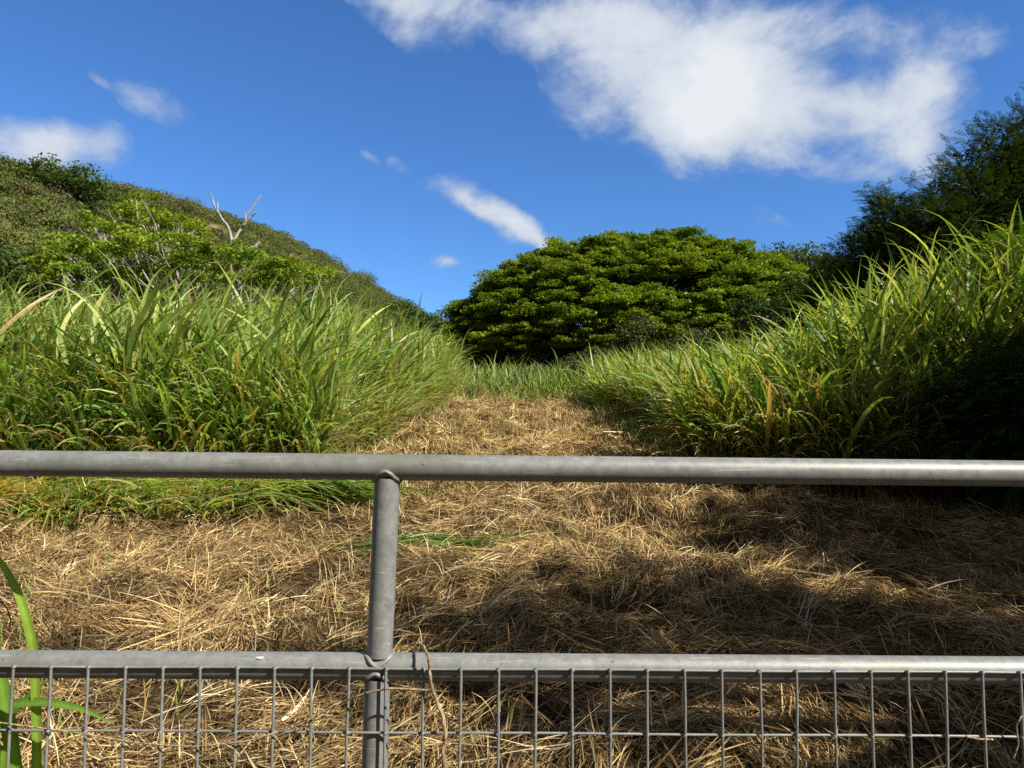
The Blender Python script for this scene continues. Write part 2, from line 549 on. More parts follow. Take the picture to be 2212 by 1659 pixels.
def pad_tree(name, label, base, fork, trunk_r, pads, leaf, ncol, cols, bark, nlimb=7, group=None, cat='tree', jit=.55,
             mat=None, twigs=2, limb_k=.62, thick=.22, trunk_lean=(0, 0), sub=1.0, branch_vis=1.0, sag=.10, bfrac=1.0, lump=.42):
    """a broad tree: trunk, limbs running out to flat pads of leaves. pads: array (n, 4) x y z radius"""
    root = empty(name, base)
    tag(root, label, cat, group)
    bag = Bag()
    base = np.array(base, float); fork = np.array(fork, float)
    tube(bag, wiggle(bez(base - [0, 0, .3], (base + fork) / 2 + [trunk_lean[0], trunk_lean[1], 0], fork, 7), trunk_r * .12),
         np.linspace(trunk_r * 1.35, trunk_r * .9, 7), sides=9)
    pc = pads[:, :3]
    # group pads to limbs by heading
    v = pc - fork
    k = max(2, nlimb)
    cen = v[rng.choice(len(v), k, replace=False)]
    for _ in range(8):
        d = ((v[:, None] - cen[None]) ** 2).sum(-1)
        g = d.argmin(1)
        for i in range(k):
            if (g == i).any():
                cen[i] = v[g == i].mean(0)
    for i in range(k):
        mem = np.where(g == i)[0]
        if not len(mem):
            continue
        end = fork + cen[i] * limb_k
        mid = fork + cen[i] * limb_k * .5 + np.array([0, 0, -sag * np.linalg.norm(cen[i])])
        lp = wiggle(bez(fork, mid, end, 8), .03 * np.linalg.norm(cen[i]))
        r0 = trunk_r * .62 * branch_vis
        rr = np.linspace(r0, r0 * .42, 8)
        tube(bag, lp, rr, sides=7)
        for mth in mem:
            if bfrac < 1 and U(0, 1) > bfrac:
                continue
            tgt = pc[mth] - [0, 0, pads[mth, 3] * .12]
            j = rng.integers(3, 8)
            st = lp[j]
            L = np.linalg.norm(tgt - st)
            mid = (st + tgt) / 2 + rng.normal(0, .06 * L, 3) + np.array([0, 0, -.06 * L])
            sp = wiggle(bez(st, mid, tgt, 6), .02 * L)
            tube(bag, sp, np.linspace(rr[j] * .55, rr[j] * .16, 6), sides=5)
            for _ in range(twigs):
                a = U(0, 6.283); R = pads[mth, 3] * U(.5, .95)
                q = tgt + np.array([math.cos(a) * R, math.sin(a) * R, U(-.05, .1) * R])
                s0 = sp[rng.integers(3, 6)]
                tube(bag, bez(s0, (s0 + q) / 2 + [0, 0, -.08 * R], q, 4), np.linspace(rr[j] * .2, rr[j] * .07, 4), sides=4, cap=False)
    bag.build('trunk', bark, root, smooth=True)
    fo = Bag()
    for (x, y, z, R) in pads:
        n = int(ncol * R * R * sub)
        if n < 4:
            continue
        # a pad is a handful of smaller sprays
        ns = max(3, int(5 * R))
        sa, sr = U(0, 6.283, ns), R * np.sqrt(U(0, 1, ns)) * .85
        scx, scy = np.cos(sa) * sr, np.sin(sa) * sr
        scz = (1 - (sr / R) ** 2) * R * .28 + rng.normal(0, .10 * R, ns)
        pick = rng.integers(0, ns, n)
        lr = R * lump
        off = rng.normal(0, 1, (n, 3)); off /= np.linalg.norm(off, axis=1)[:, None]; off *= (U(0, 1, (n, 1)) ** .45) * lr
        off[:, 2] *= thick / lump * 1.1
        cenp = np.array([x, y, z]) + np.stack([scx[pick], scy[pick], scz[pick]], -1) + off
        V, Q = leafquads(cenp, leaf * U(.6, 1.3, n), jit)
        base_c = np.asarray(cols[rng.integers(0, len(cols))])
        c = cvar(base_c * math.exp(rng.normal(0, .12)), n, .16, .1)
        fo.add(V, Q, np.repeat(c, 4, 0))
    fo.build('crown', mat or M_TREE, root)
    return root


def fronds(base, az, el, L, pairs=7, pl=.3, pw=.085, droop=.7, col=(.05, .1, .02)):
    """pinnate leaves: a rachis with pairs of narrow pinnae; returns V, Q, C"""
    n = len(base)
    f = lambda a: np.broadcast_to(np.asarray(a, float), (n,))[:, None]
    az, el, L, droop = map(f, (az, el, L, droop))
    t = np.linspace(0, 1, pairs + 1)[None]
    e = el - droop * t
    d = np.stack([np.cos(e) * np.cos(az), np.cos(e) * np.sin(az), np.sin(e)], -1)
    pos = base[:, None] + np.concatenate([np.zeros((n, 1, 3)), np.cumsum(d[:, :-1] * (L / pairs)[..., None], 1)], 1)
    s = np.stack([-np.sin(az) + 0 * t, np.cos(az) + 0 * t, 0 * az + 0 * t], -1)
    up = np.cross(d, s)
    tl = np.sin((t * .8 + .15) * math.pi) ** .6
    out = []
    for sg in (-1, 1):
        ang = .95
        dirp = d * math.cos(ang) + sg * s * math.sin(ang) - up * .18
        dirp = dirp + rng.normal(0, .08, dirp.shape)
        ln = (L * pl * tl)[..., None]
        wd = (L * pw)[..., None] * d
        a0 = pos; a2 = pos + dirp * ln
        mid = pos + dirp * ln * .5
        V = np.stack([a0, mid - wd * .5, a2, mid + wd * .5], 2)[:, 1:]
        out.append(V.reshape(-1, 3))
    # rachis
    w = s * (L * .012)[..., None]
    V3 = np.stack([pos[:, :-1] - w[:, :-1], pos[:, :-1] + w[:, :-1], pos[:, 1:] + w[:, 1:] * .5, pos[:, 1:] - w[:, 1:] * .5], 2).reshape(-1, 3)
    out.append(V3)
    V = np.concatenate(out)
    Q = np.arange(len(V)).reshape(-1, 4)
    c = cvar(col, n, .2, .12)
    C = np.concatenate([np.repeat(c, 4 * pairs, 0)] * 3)
    return V, Q, C


def frond_tree(name, label, base, height, blobs, nf, L, col, stem_col=M_BARK_D, group=None, cat='tree', pairs=7, stems=3, spikes=0, broad=0.):
    """a shrub or tree of pinnate leaves. blobs: (x, y, z, rx, ry, rz)"""
    root = empty(name, base)
    tag(root, label, cat, group)
    bag = Bag(); base = np.array(base, float)
    B = np.array(blobs, float)
    for i, b in enumerate(B):
        st = base + np.array([U(-.15, .15), U(-.15, .15), -.2])
        c = b[:3]
        pth = wiggle(bez(st, (st + c) / 2 + [U(-.3, .3), U(-.2, .2), .1 * height], c, 8), .03 * height)
        r = .02 * height
        tube(bag, pth, np.linspace(r, r * .35, 8), sides=6)
        for _ in range(9):
            d = rng.normal(0, 1, 3); d /= np.linalg.norm(d)
            q = c + d * b[3:] * .9
            tube(bag, wiggle(bez(pth[rng.integers(4, 8)], (c + q) / 2 + [0, 0, .05], q, 5), .02), np.linspace(r * .3, r * .08, 5), sides=4, cap=False)
    fo = Bag()
    vol = (B[:, 3] * B[:, 4] * B[:, 5]) ** (2 / 3)
    cnt = (nf * vol / vol.sum()).astype(int)
    for b, n in zip(B, cnt):
        d = rng.normal(0, 1, (n, 3)); d /= np.linalg.norm(d, axis=1)[:, None]
        nbump = 1 + .22 * np.sin(d[:, 0] * 7 + b[0]) * np.cos(d[:, 2] * 6 + b[1]) + .12 * np.sin(d[:, 1] * 13)
        rr = (U(0, 1, (n, 1)) ** .35) * nbump[:, None]
        p = b[:3] + d * b[3:] * rr
        az = np.arctan2(d[:, 1], d[:, 0]) + rng.normal(0, .7, n)
        el = np.clip(d[:, 2] * .9 + rng.normal(.25, .4, n), -.7, 1.35)
        V, Q, C = fronds(p, az, el, L * U(.6, 1.25, n), pairs, col=col)
        fo.add(V, Q, C)
        if broad > 0:
            m = int(n * broad)
            d = rng.normal(0, 1, (m, 3)); d /= np.linalg.norm(d, axis=1)[:, None]
            p = b[:3] + d * b[3:] * (U(0, 1, (m, 1)) ** .4)
            V, Q = leafquads(p, L * .5 * U(.5, 1.2, m), .8, aspect=.5)
            fo.add(V, Q, np.repeat(cvar(col, m, .2), 4, 0))
    c0_ = lambda b: b[:3]
    for _ in range(spikes):      # long shoots that break the outline
        b = B[rng.integers(0, len(B))]
        a = U(0, 6.283)
        tip = b[:3] + np.array([math.cos(a) * b[3] * .8, math.sin(a) * b[4] * .6, b[5] * U(.85, 1.3)])
        rt = b[:3] + (tip - b[:3]) * .55
        k = 10
        tt = np.linspace(.1, 1, k)[:, None]
        p = rt + (tip - rt) * tt
        tube(bag, np.vstack([c0_(b), rt, tip]), np.array([.012, .008, .003]), (.1, .09, .06), sides=4)
        az = np.arange(k) * 2.4 + U(0, 6)
        V, Q, C = fronds(p, az, .5, L * 1.2, pairs, col=col)
        fo.add(V, Q, C)
    bag.build('trunk', stem_col, root, smooth=True)
    fo.build('crown', M_FROND, root)
    return root


# ------------------------------------------------------------------ ground
def spaced(lim_neg, lim_pos, fine_lo, fine_hi, fine, grow):
    a = list(np.arange(fine_lo, fine_hi, fine))
    s, x = fine, fine_hi
    while x < lim_pos:
        a.append(x); s *= grow; x += s
    a.append(lim_pos)
    s, x = fine, fine_lo - fine
    while x > lim_neg:
        a.insert(0, x); s *= grow; x -= s
    a.insert(0, lim_neg)
    return np.array(a)


gx = spaced(-2500, 2500, -6, 6, .05, 1.12)
gy = spaced(-400, 2800, 1.2, 18, .06, 1.1)
X, Y = np.meshgrid(gx, gy)
Z = gz(X, Y)
V = np.stack([X, Y, Z], -1).reshape(-1, 3)
i = np.arange(len(gy) - 1)[:, None] * len(gx) + np.arange(len(gx) - 1)[None]
Q = np.stack([i, i + 1, i + 1 + len(gx), i + len(gx)], -1).reshape(-1, 4)
g = mesh('ground', V, Q, M_GROUND, smooth=True)
tag(g, 'brown soil of the sloping valley floor under the mown track and grass', 'ground', kind='structure')

# ------------------------------------------------------------------ hillside at left
SKY_PX = [(-700, 200), (-300, 290), (0, 392), (70, 398), (130, 412), (250, 428), (330, 447), (430, 475), (540, 502), (640, 555), (700, 578),
          (745, 615), (775, 650), (830, 676), (890, 700), (960, 722), (1040, 745), (1130, 770)]
RY = np.array([40, 50, 60, 66, 72, 82, 88, 95, 103, 112, 118, 124, 128, 140, 155, 175, 200, 230.])
ridge = np.array([P(px, py, y) for (px, py), y in zip(SKY_PX, RY)])
tt = np.linspace(0, 1, len(ridge))
NT, NS = 160, 60
tf = np.linspace(0, 1, NT)
rid = np.stack([np.interp(tf, tt, ridge[:, k]) for k in range(3)], -1)
foot = np.stack([rid[:, 0] * np.interp(tf, [0, .1, .3, .8, 1], [.45, .45, .42, .3, .2]), rid[:, 1] * np.interp(tf, [0, .15, .4, 1], [.62, .6, .72, .8]), 0 * tf], -1)
foot[:, 2] = gz(foot[:, 0], foot[:, 1]) - 1.0


def hill_pt(t, s):
    """t along the ridge 0..1, s from foot 0 to ridge 1, beyond 1 the far side"""
    r = np.stack([np.interp(t, tf, rid[:, k]) for k in range(3)], -1)
    f = np.stack([np.interp(t, tf, foot[:, k]) for k in range(3)], -1)
    s1 = np.clip(s, 0, 1)
    p = f + (r - f) * s1[..., None]
    p[..., 2] = f[..., 2] + (r[..., 2] - f[..., 2]) * (np.sin(s1 * math.pi / 2) ** 1.05 * .55 + s1 * .45)
    ov = np.clip(s - 1, 0, None)
    dirv = r - f
    p[..., 0] += dirv[..., 0] * ov
    p[..., 1] += dirv[..., 1] * ov
    p[..., 2] -= ov ** 1.3 * 30
    bump = fbm(p[..., 0] * .06, p[..., 1] * .06, 41, 4) * 3.0 * np.sin(np.clip(s, 0, 1) * math.pi)
    p[..., 2] += bump
    return p


TT, SS = np.meshgrid(tf, np.linspace(0, 2, NS), indexing='ij')
HV = hill_pt(TT, SS)
i = np.arange(NT - 1)[:, None] * NS + np.arange(NS - 1)[None]
Q = np.stack([i, i + NS, i + NS + 1, i + 1], -1).reshape(-1, 4)
h = mesh('hillside', HV.reshape(-1, 3), Q, M_HILL, smooth=True)
tag(h, 'steep scrub covered hillside falling from upper left towards the valley', 'hill', kind='structure')

# scrub on the hillside: mounds of small leaf clumps
bag = Bag()
nb = 6500
t = U(.06, 1, nb) ** 1.0
s = U(0.02, 1.06, nb)
c = hill_pt(t, s)
dist = np.linalg.norm(c[:, :2], axis=1)
Rb = np.clip(np.exp(rng.normal(-.25, .4, nb)), .35, 2.2)
tone = fbm(c[:, 0] * .09 + c[:, 2] * .12, c[:, 1] * .05, 77, 3)
dry = fbm(c[:, 0] * .12, c[:, 2] * .2, 99, 3)
keep = ~((dry > .3) & (U(0, 1, nb) < .85))
for j in np.where(keep)[0]:
    n = int(np.clip(190 * Rb[j] ** 2 * np.clip(80 / dist[j], .5, 1.8), 45, 380))
    d = rng.normal(0, 1, (n, 3)); d /= np.linalg.norm(d, axis=1)[:, None]
    d[:, 2] = np.abs(d[:, 2]) * .85 - .1
    p = c[j] + d * Rb[j] * U(.7, 1.05, (n, 1))
    p[:, 2] += Rb[j] * .25
    V, Q = leafquads(p, U(.11, .25, n), .7, up=d, aspect=.7)
    mixv = np.clip(.5 + tone[j] * 1.3 + rng.normal(0, .34), 0, 1)
    cc = np.array([.06, .105, .022]) * (1 - mixv) + np.array([.14, .165, .045]) * mixv
    if U(0, 1) < .12:
        cc = np.array([.115, .095, .06])
    bag.add(V, Q, np.repeat(cvar(cc, n, .14, .06), 4, 0))
o = bag.build('hillside_shrubbery', M_SCRUB)
tag(o, 'olive green scrub bushes thickly covering the steep left hillside', 'scrub', kind='stuff')


# ------------------------------------------------------------------ trees
def dome_pads(cx, cy, cz, rx, ry, rz, n, R, elo=-.1, shell=(.92, 1.0), flat=1.0, back=1.0, seed=0, sup=2.0):
    r = np.random.default_rng(seed)
    i = np.arange(n) + .5
    zz = elo + (1 - elo) * (i / n)
    ph = i * 2.39996 + r.uniform(0, 6) + r.normal(0, .12, n)
    zz = np.clip(zz + r.normal(0, .02, n), -1, .995)
    hr = np.clip(1 - np.clip(zz, 0, 1) ** sup, 0, 1) ** (1 / sup)
    k = r.uniform(*shell, n)
    P_ = np.stack([cx + rx * hr * np.cos(ph) * k, cy + ry * hr * np.sin(ph) * k, cz + rz * zz * k + r.normal(0, .18, n),
                   R * np.exp(r.normal(0, .28, n))], -1)
    if back < 1:
        m = (P_[:, 1] < cy) | (r.uniform(0, 1, n) < back)
        P_ = P_[m]
    return P_


GREEN_MP = [(.15, .225, .02), (.17, .245, .022), (.20, .27, .026), (.13, .20, .018)]
# the big rain tree
bY = 46.0
b = P(1398, 800, bY)
gzb = float(gz(b[0] - 3.5, bY))
top = P(1370, 503, bY)[2]
bot = gzb + .7
cxm = b[0]
pads = np.concatenate([
    dome_pads(cxm, bY, bot + .6, 13.3, 9, top - bot - 1.35, 3100, .52, elo=.02, back=.7, seed=1, shell=(.87, 1.03), sup=2.0),
    dome_pads(cxm, bY, bot + .4, 11.2, 7.8, top - bot - 2.2, 800, .65, elo=.03, back=.3, seed=2),
])
# open window in the middle where the limbs show
wx, wz = P(1400, 670, bY)[0], P(1400, 670, bY)[2]
keepm = ((((pads[:, 0] - wx) / 2.6) ** 2 + ((pads[:, 2] - wz) / 1.0) ** 2) > 1) | (rng.uniform(0, 1, len(pads)) < .22)
pads = pads[keepm]
tb = P(1250, 805, bY)
pad_tree('rain_tree', 'huge dome shaped spreading tree with layered green foliage at the end of the mown track',
         (tb[0] + 1.2, bY, float(gz(tb[0], bY))), (tb[0] + 1.9, bY, gzb + 1.6), .62, pads, .18, 800, GREEN_MP, M_BARK_D, nlimb=13, twigs=1, bfrac=.22,
         limb_k=.72, thick=.24, jit=.5, lump=.75)

# pale limbed sparse tree at left
lY = 20.0
lb = P(455, 700, lY)
fork = np.array([lb[0], lY, float(gz(lb[0], lY)) + 1.0])
LP = [(150, 545, 1.0), (215, 500, 1.0), (270, 465, .9), (330, 480, .9), (120, 600, .8), (180, 590, .8), (240, 560, .9), (300, 535, .9), (360, 520, .8), (420, 530, .7),
      (250, 615, .8), (330, 590, .9), (400, 570, 1.0), (460, 560, 1.0), (520, 575, 1.0), (580, 595, 1.0), (630, 600, .9), (665, 605, .6), (480, 600, .9), (560, 620, .9),
      (610, 625, .7), (430, 620, .8), (370, 640, .6), (205, 640, .7), (500, 545, .6), (430, 500, .5), (380, 485, .6), (300, 440, .5), (130, 560, .7), (600, 575, .6), (655, 620, .5), (275, 510, .8), (690, 598, .5), (640, 590, .7), (570, 575, .8), (90, 575, .7), (110, 620, .6)]
pp = []
for (px, py, r) in LP:
    for q in range(6):
        yy = lY + U(-2.6, 2.6)
        w = P(px + U(-18, 18), py + U(-12, 12), yy)
        pp.append([w[0], w[1], w[2], r * .58 * U(.6, 1.25)])
pp = np.array(pp)
pad_tree('spreading_tree', 'sparse flat topped tree with pale twisting limbs behind the tall grass at left',
         (lb[0], lY, float(gz(lb[0], lY))), fork, .19, pp, .11, 900,
         [(.21, .29, .03), (.24, .30, .035), (.17, .26, .03)], M_BARK_P, nlimb=9, twigs=1, limb_k=.85, thick=.2, jit=.6, sag=.3, bfrac=.6, lump=.55)

# the bleached snag beside it
bag = Bag()
root = empty('dead_tree', (P(497, 640, 22)[0], 22, float(gz(P(497, 640, 22)[0], 22))))
tag(root, 'bare bleached dead tree with two forked limbs standing above the sparse left tree', 'dead tree')


def limb(bagx, pl, Y0, r0, r1, amp=.012, depth=0.0):
    w = np.array([P(px, py, Y0 + depth * k) for k, (px, py) in enumerate(pl)])
    q = [w[0]]
    for a, b2 in zip(w[:-1], w[1:]):
        for f in (.33, .67, 1):
            q.append(a + (b2 - a) * f)
    q = wiggle(np.array(q), amp)
    tube(bagx, q, np.linspace(r0, r1, len(q)), sides=7)


limb(bag, [(520, 790), (505, 660), (500, 560), (500, 522)], 22, .09, .065)
limb(bag, [(500, 526), (488, 490), (462, 455), (452, 422)], 22, .052, .02)
limb(bag, [(466, 460), (468, 440)], 22, .035, .015)
limb(bag, [(500, 526), (520, 497), (532, 468), (562, 425)], 22, .055, .018, depth=.05)
limb(bag, [(524, 490), (540, 472), (551, 462)], 22, .05, .02, depth=-.05)
limb(bag, [(530, 480), (526, 460)], 22, .03, .012)
bag.build('trunk', M_BARK_W, root, smooth=True)
bag = Bag()
limb(bag, [(500, 700), (515, 600), (530, 555), (548, 540), (560, 527)], 21.6, .12, .05)
limb(bag, [(530, 556), (540, 536)], 21.6, .06, .03)
bag.build('broken_limb', M_BARK_W, root, smooth=True)

# darker trees and bushes behind the left grass, and along the foot of the hill
TONES = {'dark': [(.03, .06, .014), (.045, .08, .018)], 'mid': [(.06, .10, .022), (.075, .115, .025)],
         'bright': [(.095, .15, .018), (.11, .155, .02)], 'pale': [(.12, .15, .06), (.10, .13, .05)], 'olive': [(.085, .095, .035), (.07, .085, .03)]}


def blob_tree(name, label, px, py_top, py_base, Y, half, tone, leaf=.2, nl=130, R=None, group=None, cat='tree', bark=M_BARK_D, seed=0, deep=.8, n=34, shape=1.0):
    c = P(px, py_base, Y)
    t_ = P(px, py_top, Y)
    rx = half / FPX * Y
    rz = t_[2] - c[2]
    R = R or max(.35, rx * .3)
    pads_ = np.concatenate([dome_pads(c[0], Y, c[2] + .1 * rz, rx - R * .6, (rx - R * .6) * deep, rz * .9 - R * .2, n, R, elo=-.05, seed=seed + 5),
                            dome_pads(c[0], Y, c[2], (rx - R * .6) * .7, rx * .6 * deep, rz * .6, n // 3, R, elo=0, seed=seed + 9)])
    g0 = float(gz(c[0], Y))
    g0 = min(g0, c[2]) if abs(g0 - c[2]) < 4 else c[2] - 1.5
    return pad_tree(name, label, (c[0], Y, g0), (c[0], Y, max(g0 + .4, c[2] + .1 * rz)), rx * .07, pads_, leaf, nl / (leaf / .2) ** 2, TONES[tone], bark,
                    nlimb=5, twigs=1, thick=.34, jit=.8, group=group, cat=cat)


GF = 'trees along the foot of the hill'
blob_tree('umbrella_tree', 'broad flat crowned tree on the ridge at the far upper left', 110, 374, 432, 58, 130, 'mid', .3, 150, R=1.3, seed=11, n=40)
blob_tree('ridge_tree', 'pale leaved tree at the left end of the ridge beside the umbrella tree', 12, 366, 412, 55, 45, 'pale', .28, 150, R=.8, seed=12, n=20)
blob_tree('leafy_tree', 'dark green dense tree at the left edge behind the tall grass', 25, 560, 660, 24, 120, 'mid', .16, 130, R=.8, seed=13)
blob_tree('leafy_tree', 'dark rounded bush below the pale limbs of the sparse tree', 235, 585, 690, 23, 130, 'dark', .16, 130, R=.8, seed=14)
blob_tree('leafy_tree', 'pale olive tree on the slope just right of the sparse tree', 640, 640, 720, 40, 95, 'olive', .2, 120, R=1.0, seed=15)
blob_tree('leafy_tree', 'bright green low tree above the grass right of the sparse tree', 650, 662, 740, 33, 75, 'bright', .2, 120, R=.9, seed=16)
blob_tree('leafy_tree', 'silvery pale tree at the foot of the hill behind the grass', 740, 668, 760, 45, 85, 'pale', .24, 110, R=1.1, seed=17)
blob_tree('leafy_tree', 'rounded green tree at the lower end of the ridge', 850, 655, 730, 95, 85, 'mid', .34, 140, R=1.9, seed=18)
blob_tree('leafy_tree', 'dark green tree between the hill and the dome tree', 905, 680, 770, 80, 75, 'dark', .34, 140, R=1.7, seed=19)
blob_tree('leafy_tree', 'olive tree low behind the tip of the left grass', 860, 722, 780, 60, 100, 'mid', .28, 120, R=1.4, seed=20)
blob_tree('leafy_tree', 'dark bush squeezed behind the lower left of the dome tree', 985, 700, 800, 62, 60, 'dark', .28, 130, R=1.2, seed=21)
blob_tree('leafy_tree', 'light brown green bush on the hillside above the silvery tree', 590, 690, 760, 52, 60, 'olive', .24, 120, R=1.0, seed=22)
blob_tree('background_tree', 'olive tree peeping over the right shoulder of the dome tree', 1680, 545, 640, 70, 75, 'olive', .32, 150, R=1.5, seed=23)
blob_tree('background_tree', 'grey green tree between dome tree and dark right bank', 1760, 552, 660, 60, 75, 'mid', .32, 150, R=1.4, seed=24)
blob_tree('bank_tree', 'dark shaded tree beside the right edge of the dome tree', 1755, 590, 770, 27, 115, 'dark', .16, 150, R=.7, seed=25)
blob_tree('bank_tree', 'dark low tree behind the bright right hand grass', 1640, 655, 770, 31, 80, 'dark', .16, 150, R=.7, seed=26)
blob_tree('scrub_bush', 'purplish green bush standing before the gap in the dome tree', 1365, 702, 760, 27, 38, 'olive', .13, 120, R=.4, seed=27, cat='bush')
blob_tree('scrub_bush', 'round olive bush above the sunlit grass right of the track', 1490, 722, 790, 22, 90, 'olive', .12, 150, R=.5, seed=28, cat='bush')
blob_tree('scrub_bush', 'low dark green bush at the far end of the track', 1160, 810, 880, 18, 110, 'dark', .09, 160, R=.45, seed=29, cat='bush')
blob_tree('scrub_bush', 'dull green bush on the right at the end of the track', 1290, 780, 880, 17, 75, 'olive', .09, 160, R=.4, seed=30, cat='bush')

# pinnate leaved thicket on the right bank
KO = (.035, .062, .010)


def kb(px, py, Y, rx, ry, rz):
    w = P(px, py, Y)
    return (w[0], w[1], w[2], rx, ry, rz)


x0 = P(2150, 700, 9.5)
frond_tree('feathery_tree', 'tall dark feathery leaved tree at the upper right edge', (6.3, 9.6, float(gz(6.3, 9.6))), 5,
           [kb(2200, 385, 9.6, .95, 1.0, .85), kb(2095, 470, 9.3, .75, .9, .75), kb(2230, 500, 9.2, .9, 1, 1.0), kb(2020, 520, 9.2, .6, .8, .6), kb(2120, 590, 9.0, .9, .9, .8),
            kb(2330, 360, 9.6, 1.0, 1.2, 1.2), kb(2390, 480, 9, 1.1, 1.2, 1.2)], 20000, .17, (.03, .05, .014), spikes=9, broad=1.3)
frond_tree('feathery_tree', 'spiky dark shrub with upright shoots left of the tall feathery tree', (5.4, 10.4, float(gz(5.4, 10.4))), 3.4,
           [kb(1915, 500, 10.6, .38, .5, .6), kb(1860, 560, 10.6, .4, .5, .5), kb(1960, 560, 10.3, .5, .5, .6), kb(1905, 640, 10.4, .8, .6, .6)], 4600, .19, (.04, .075, .018), spikes=18, broad=.8)
frond_tree('feathery_tree', 'dark shrub at the left end of the right bank thicket', (5.4, 12.6, float(gz(5.4, 12.6))), 3,
           [kb(1815, 620, 13, .6, .6, .6), kb(1770, 690, 13, .7, .7, .6), kb(1850, 700, 12.6, .9, .8, .7)], 5200, .2, (.028, .055, .014), spikes=8, broad=1.2)
frond_tree('feathery_shrub', 'low fern leaved shrub in deep shade at the right edge', (4.4, 6.0, float(gz(4.4, 6.0))), 1.6,
           [kb(2150, 890, 6.0, .5, .5, .4), kb(2230, 920, 5.8, .6, .5, .5), kb(2220, 810, 6.1, .35, .5, .3)], 1900, .24, (.035, .075, .016), cat='shrub', pairs=9)
frond_tree('feathery_shrub', 'light green fern leaved sprigs among the grass at upper right', (5.0, 7.2, float(gz(5.0, 7.2))), 2.4,
           [kb(2150, 610, 7.1, .42, .3, .22), kb(2215, 560, 7.1, .3, .3, .25), kb(2060, 700, 7.0, .3, .25, .22)], 420, .27, (.09, .16, .02), cat='shrub', pairs=9)
# the trees just outside the picture that shade the right of the track
frond_tree('shade_tree', 'feathery tree right of the gate arching high over the mown grass', (5.2, 1.4, float(gz(5.2, 1.4))), 5.2,
           [(3.15, .3, 4.85, .34, .13, .2), (3.7, .85, 5.0, .42, .2, .25), (4.25, .35, 5.1, .5, .2, .35), (3.75, .1, 4.4, .3, .14, .2), (4.9, 1.0, 5.1, .8, .5, .5), (5.8, .6, 4.9, .9, .5, .8),
            (5.2, -.2, 3.5, .9, .7, .9), (5.2, .8, 3.5, 1.0, .9, .9)], 5600, .22, KO, broad=.7)
frond_tree('shade_tree', 'dense feathery tree on the right bank just outside the gate', (5.8, 3.5, float(gz(5.8, 3.5))), 4.2,
           [(4.85, 3.4, 3.4, 1.0, 1.0, .9), (5.95, 4.6, 3.6, 1.2, 1.0, 1.3), (6.1, 3.0, 3.2, 1.3, 1.2, 1.5), (4.9, 4.0, 2.0, .8, .8, .9), (5.8, 2.5, 1.6, 1.2, 1.2, 1.0)], 9000, .24, KO, broad=.9)
for k, (x, y, hh) in enumerate([(-13, -9, 8), (-7, -13, 9), (0, -15, 9), (-17, -2, 8)]):  # unseen trees added behind the viewer to hold back some of the sky fill
    g0 = float(gz(x, y))
    pad_tree('roadside_tree', ['broad tree behind the viewer at the left of the road', 'tall tree across the road behind the viewer', 'round tree straight behind the viewer', 'wide tree beside the road far left of the gate'][k],
             (x, y, g0), (x, y, g0 + 2.5), .3, dome_pads(x, y, g0 + 2, 4.2, 4.2, hh - 2.5, 60, 1.3, elo=-.2, seed=60 + k), .34, 60, TONES['mid'], M_BARK_D, nlimb=6, twigs=0, thick=.3,
             group='trees across the road behind the gate')

# ------------------------------------------------------------------ tall grass
G_A = np.array([.20, .315, .075]); G_B = np.array([.37, .47, .13]); G_Y = np.array([.47, .46, .17]); G_D = np.array([.075, .16, .04]); STR = np.array([.42, .31, .15])


def grass_cols(n, w=(.42, .28, .06, .2, .04)):
    k = rng.choice(5, n, p=np.array(w) / sum(w))
    return np.array([G_A, G_B, G_Y, G_D, STR])[k] * np.exp(rng.normal(0, .16, (n, 1)))


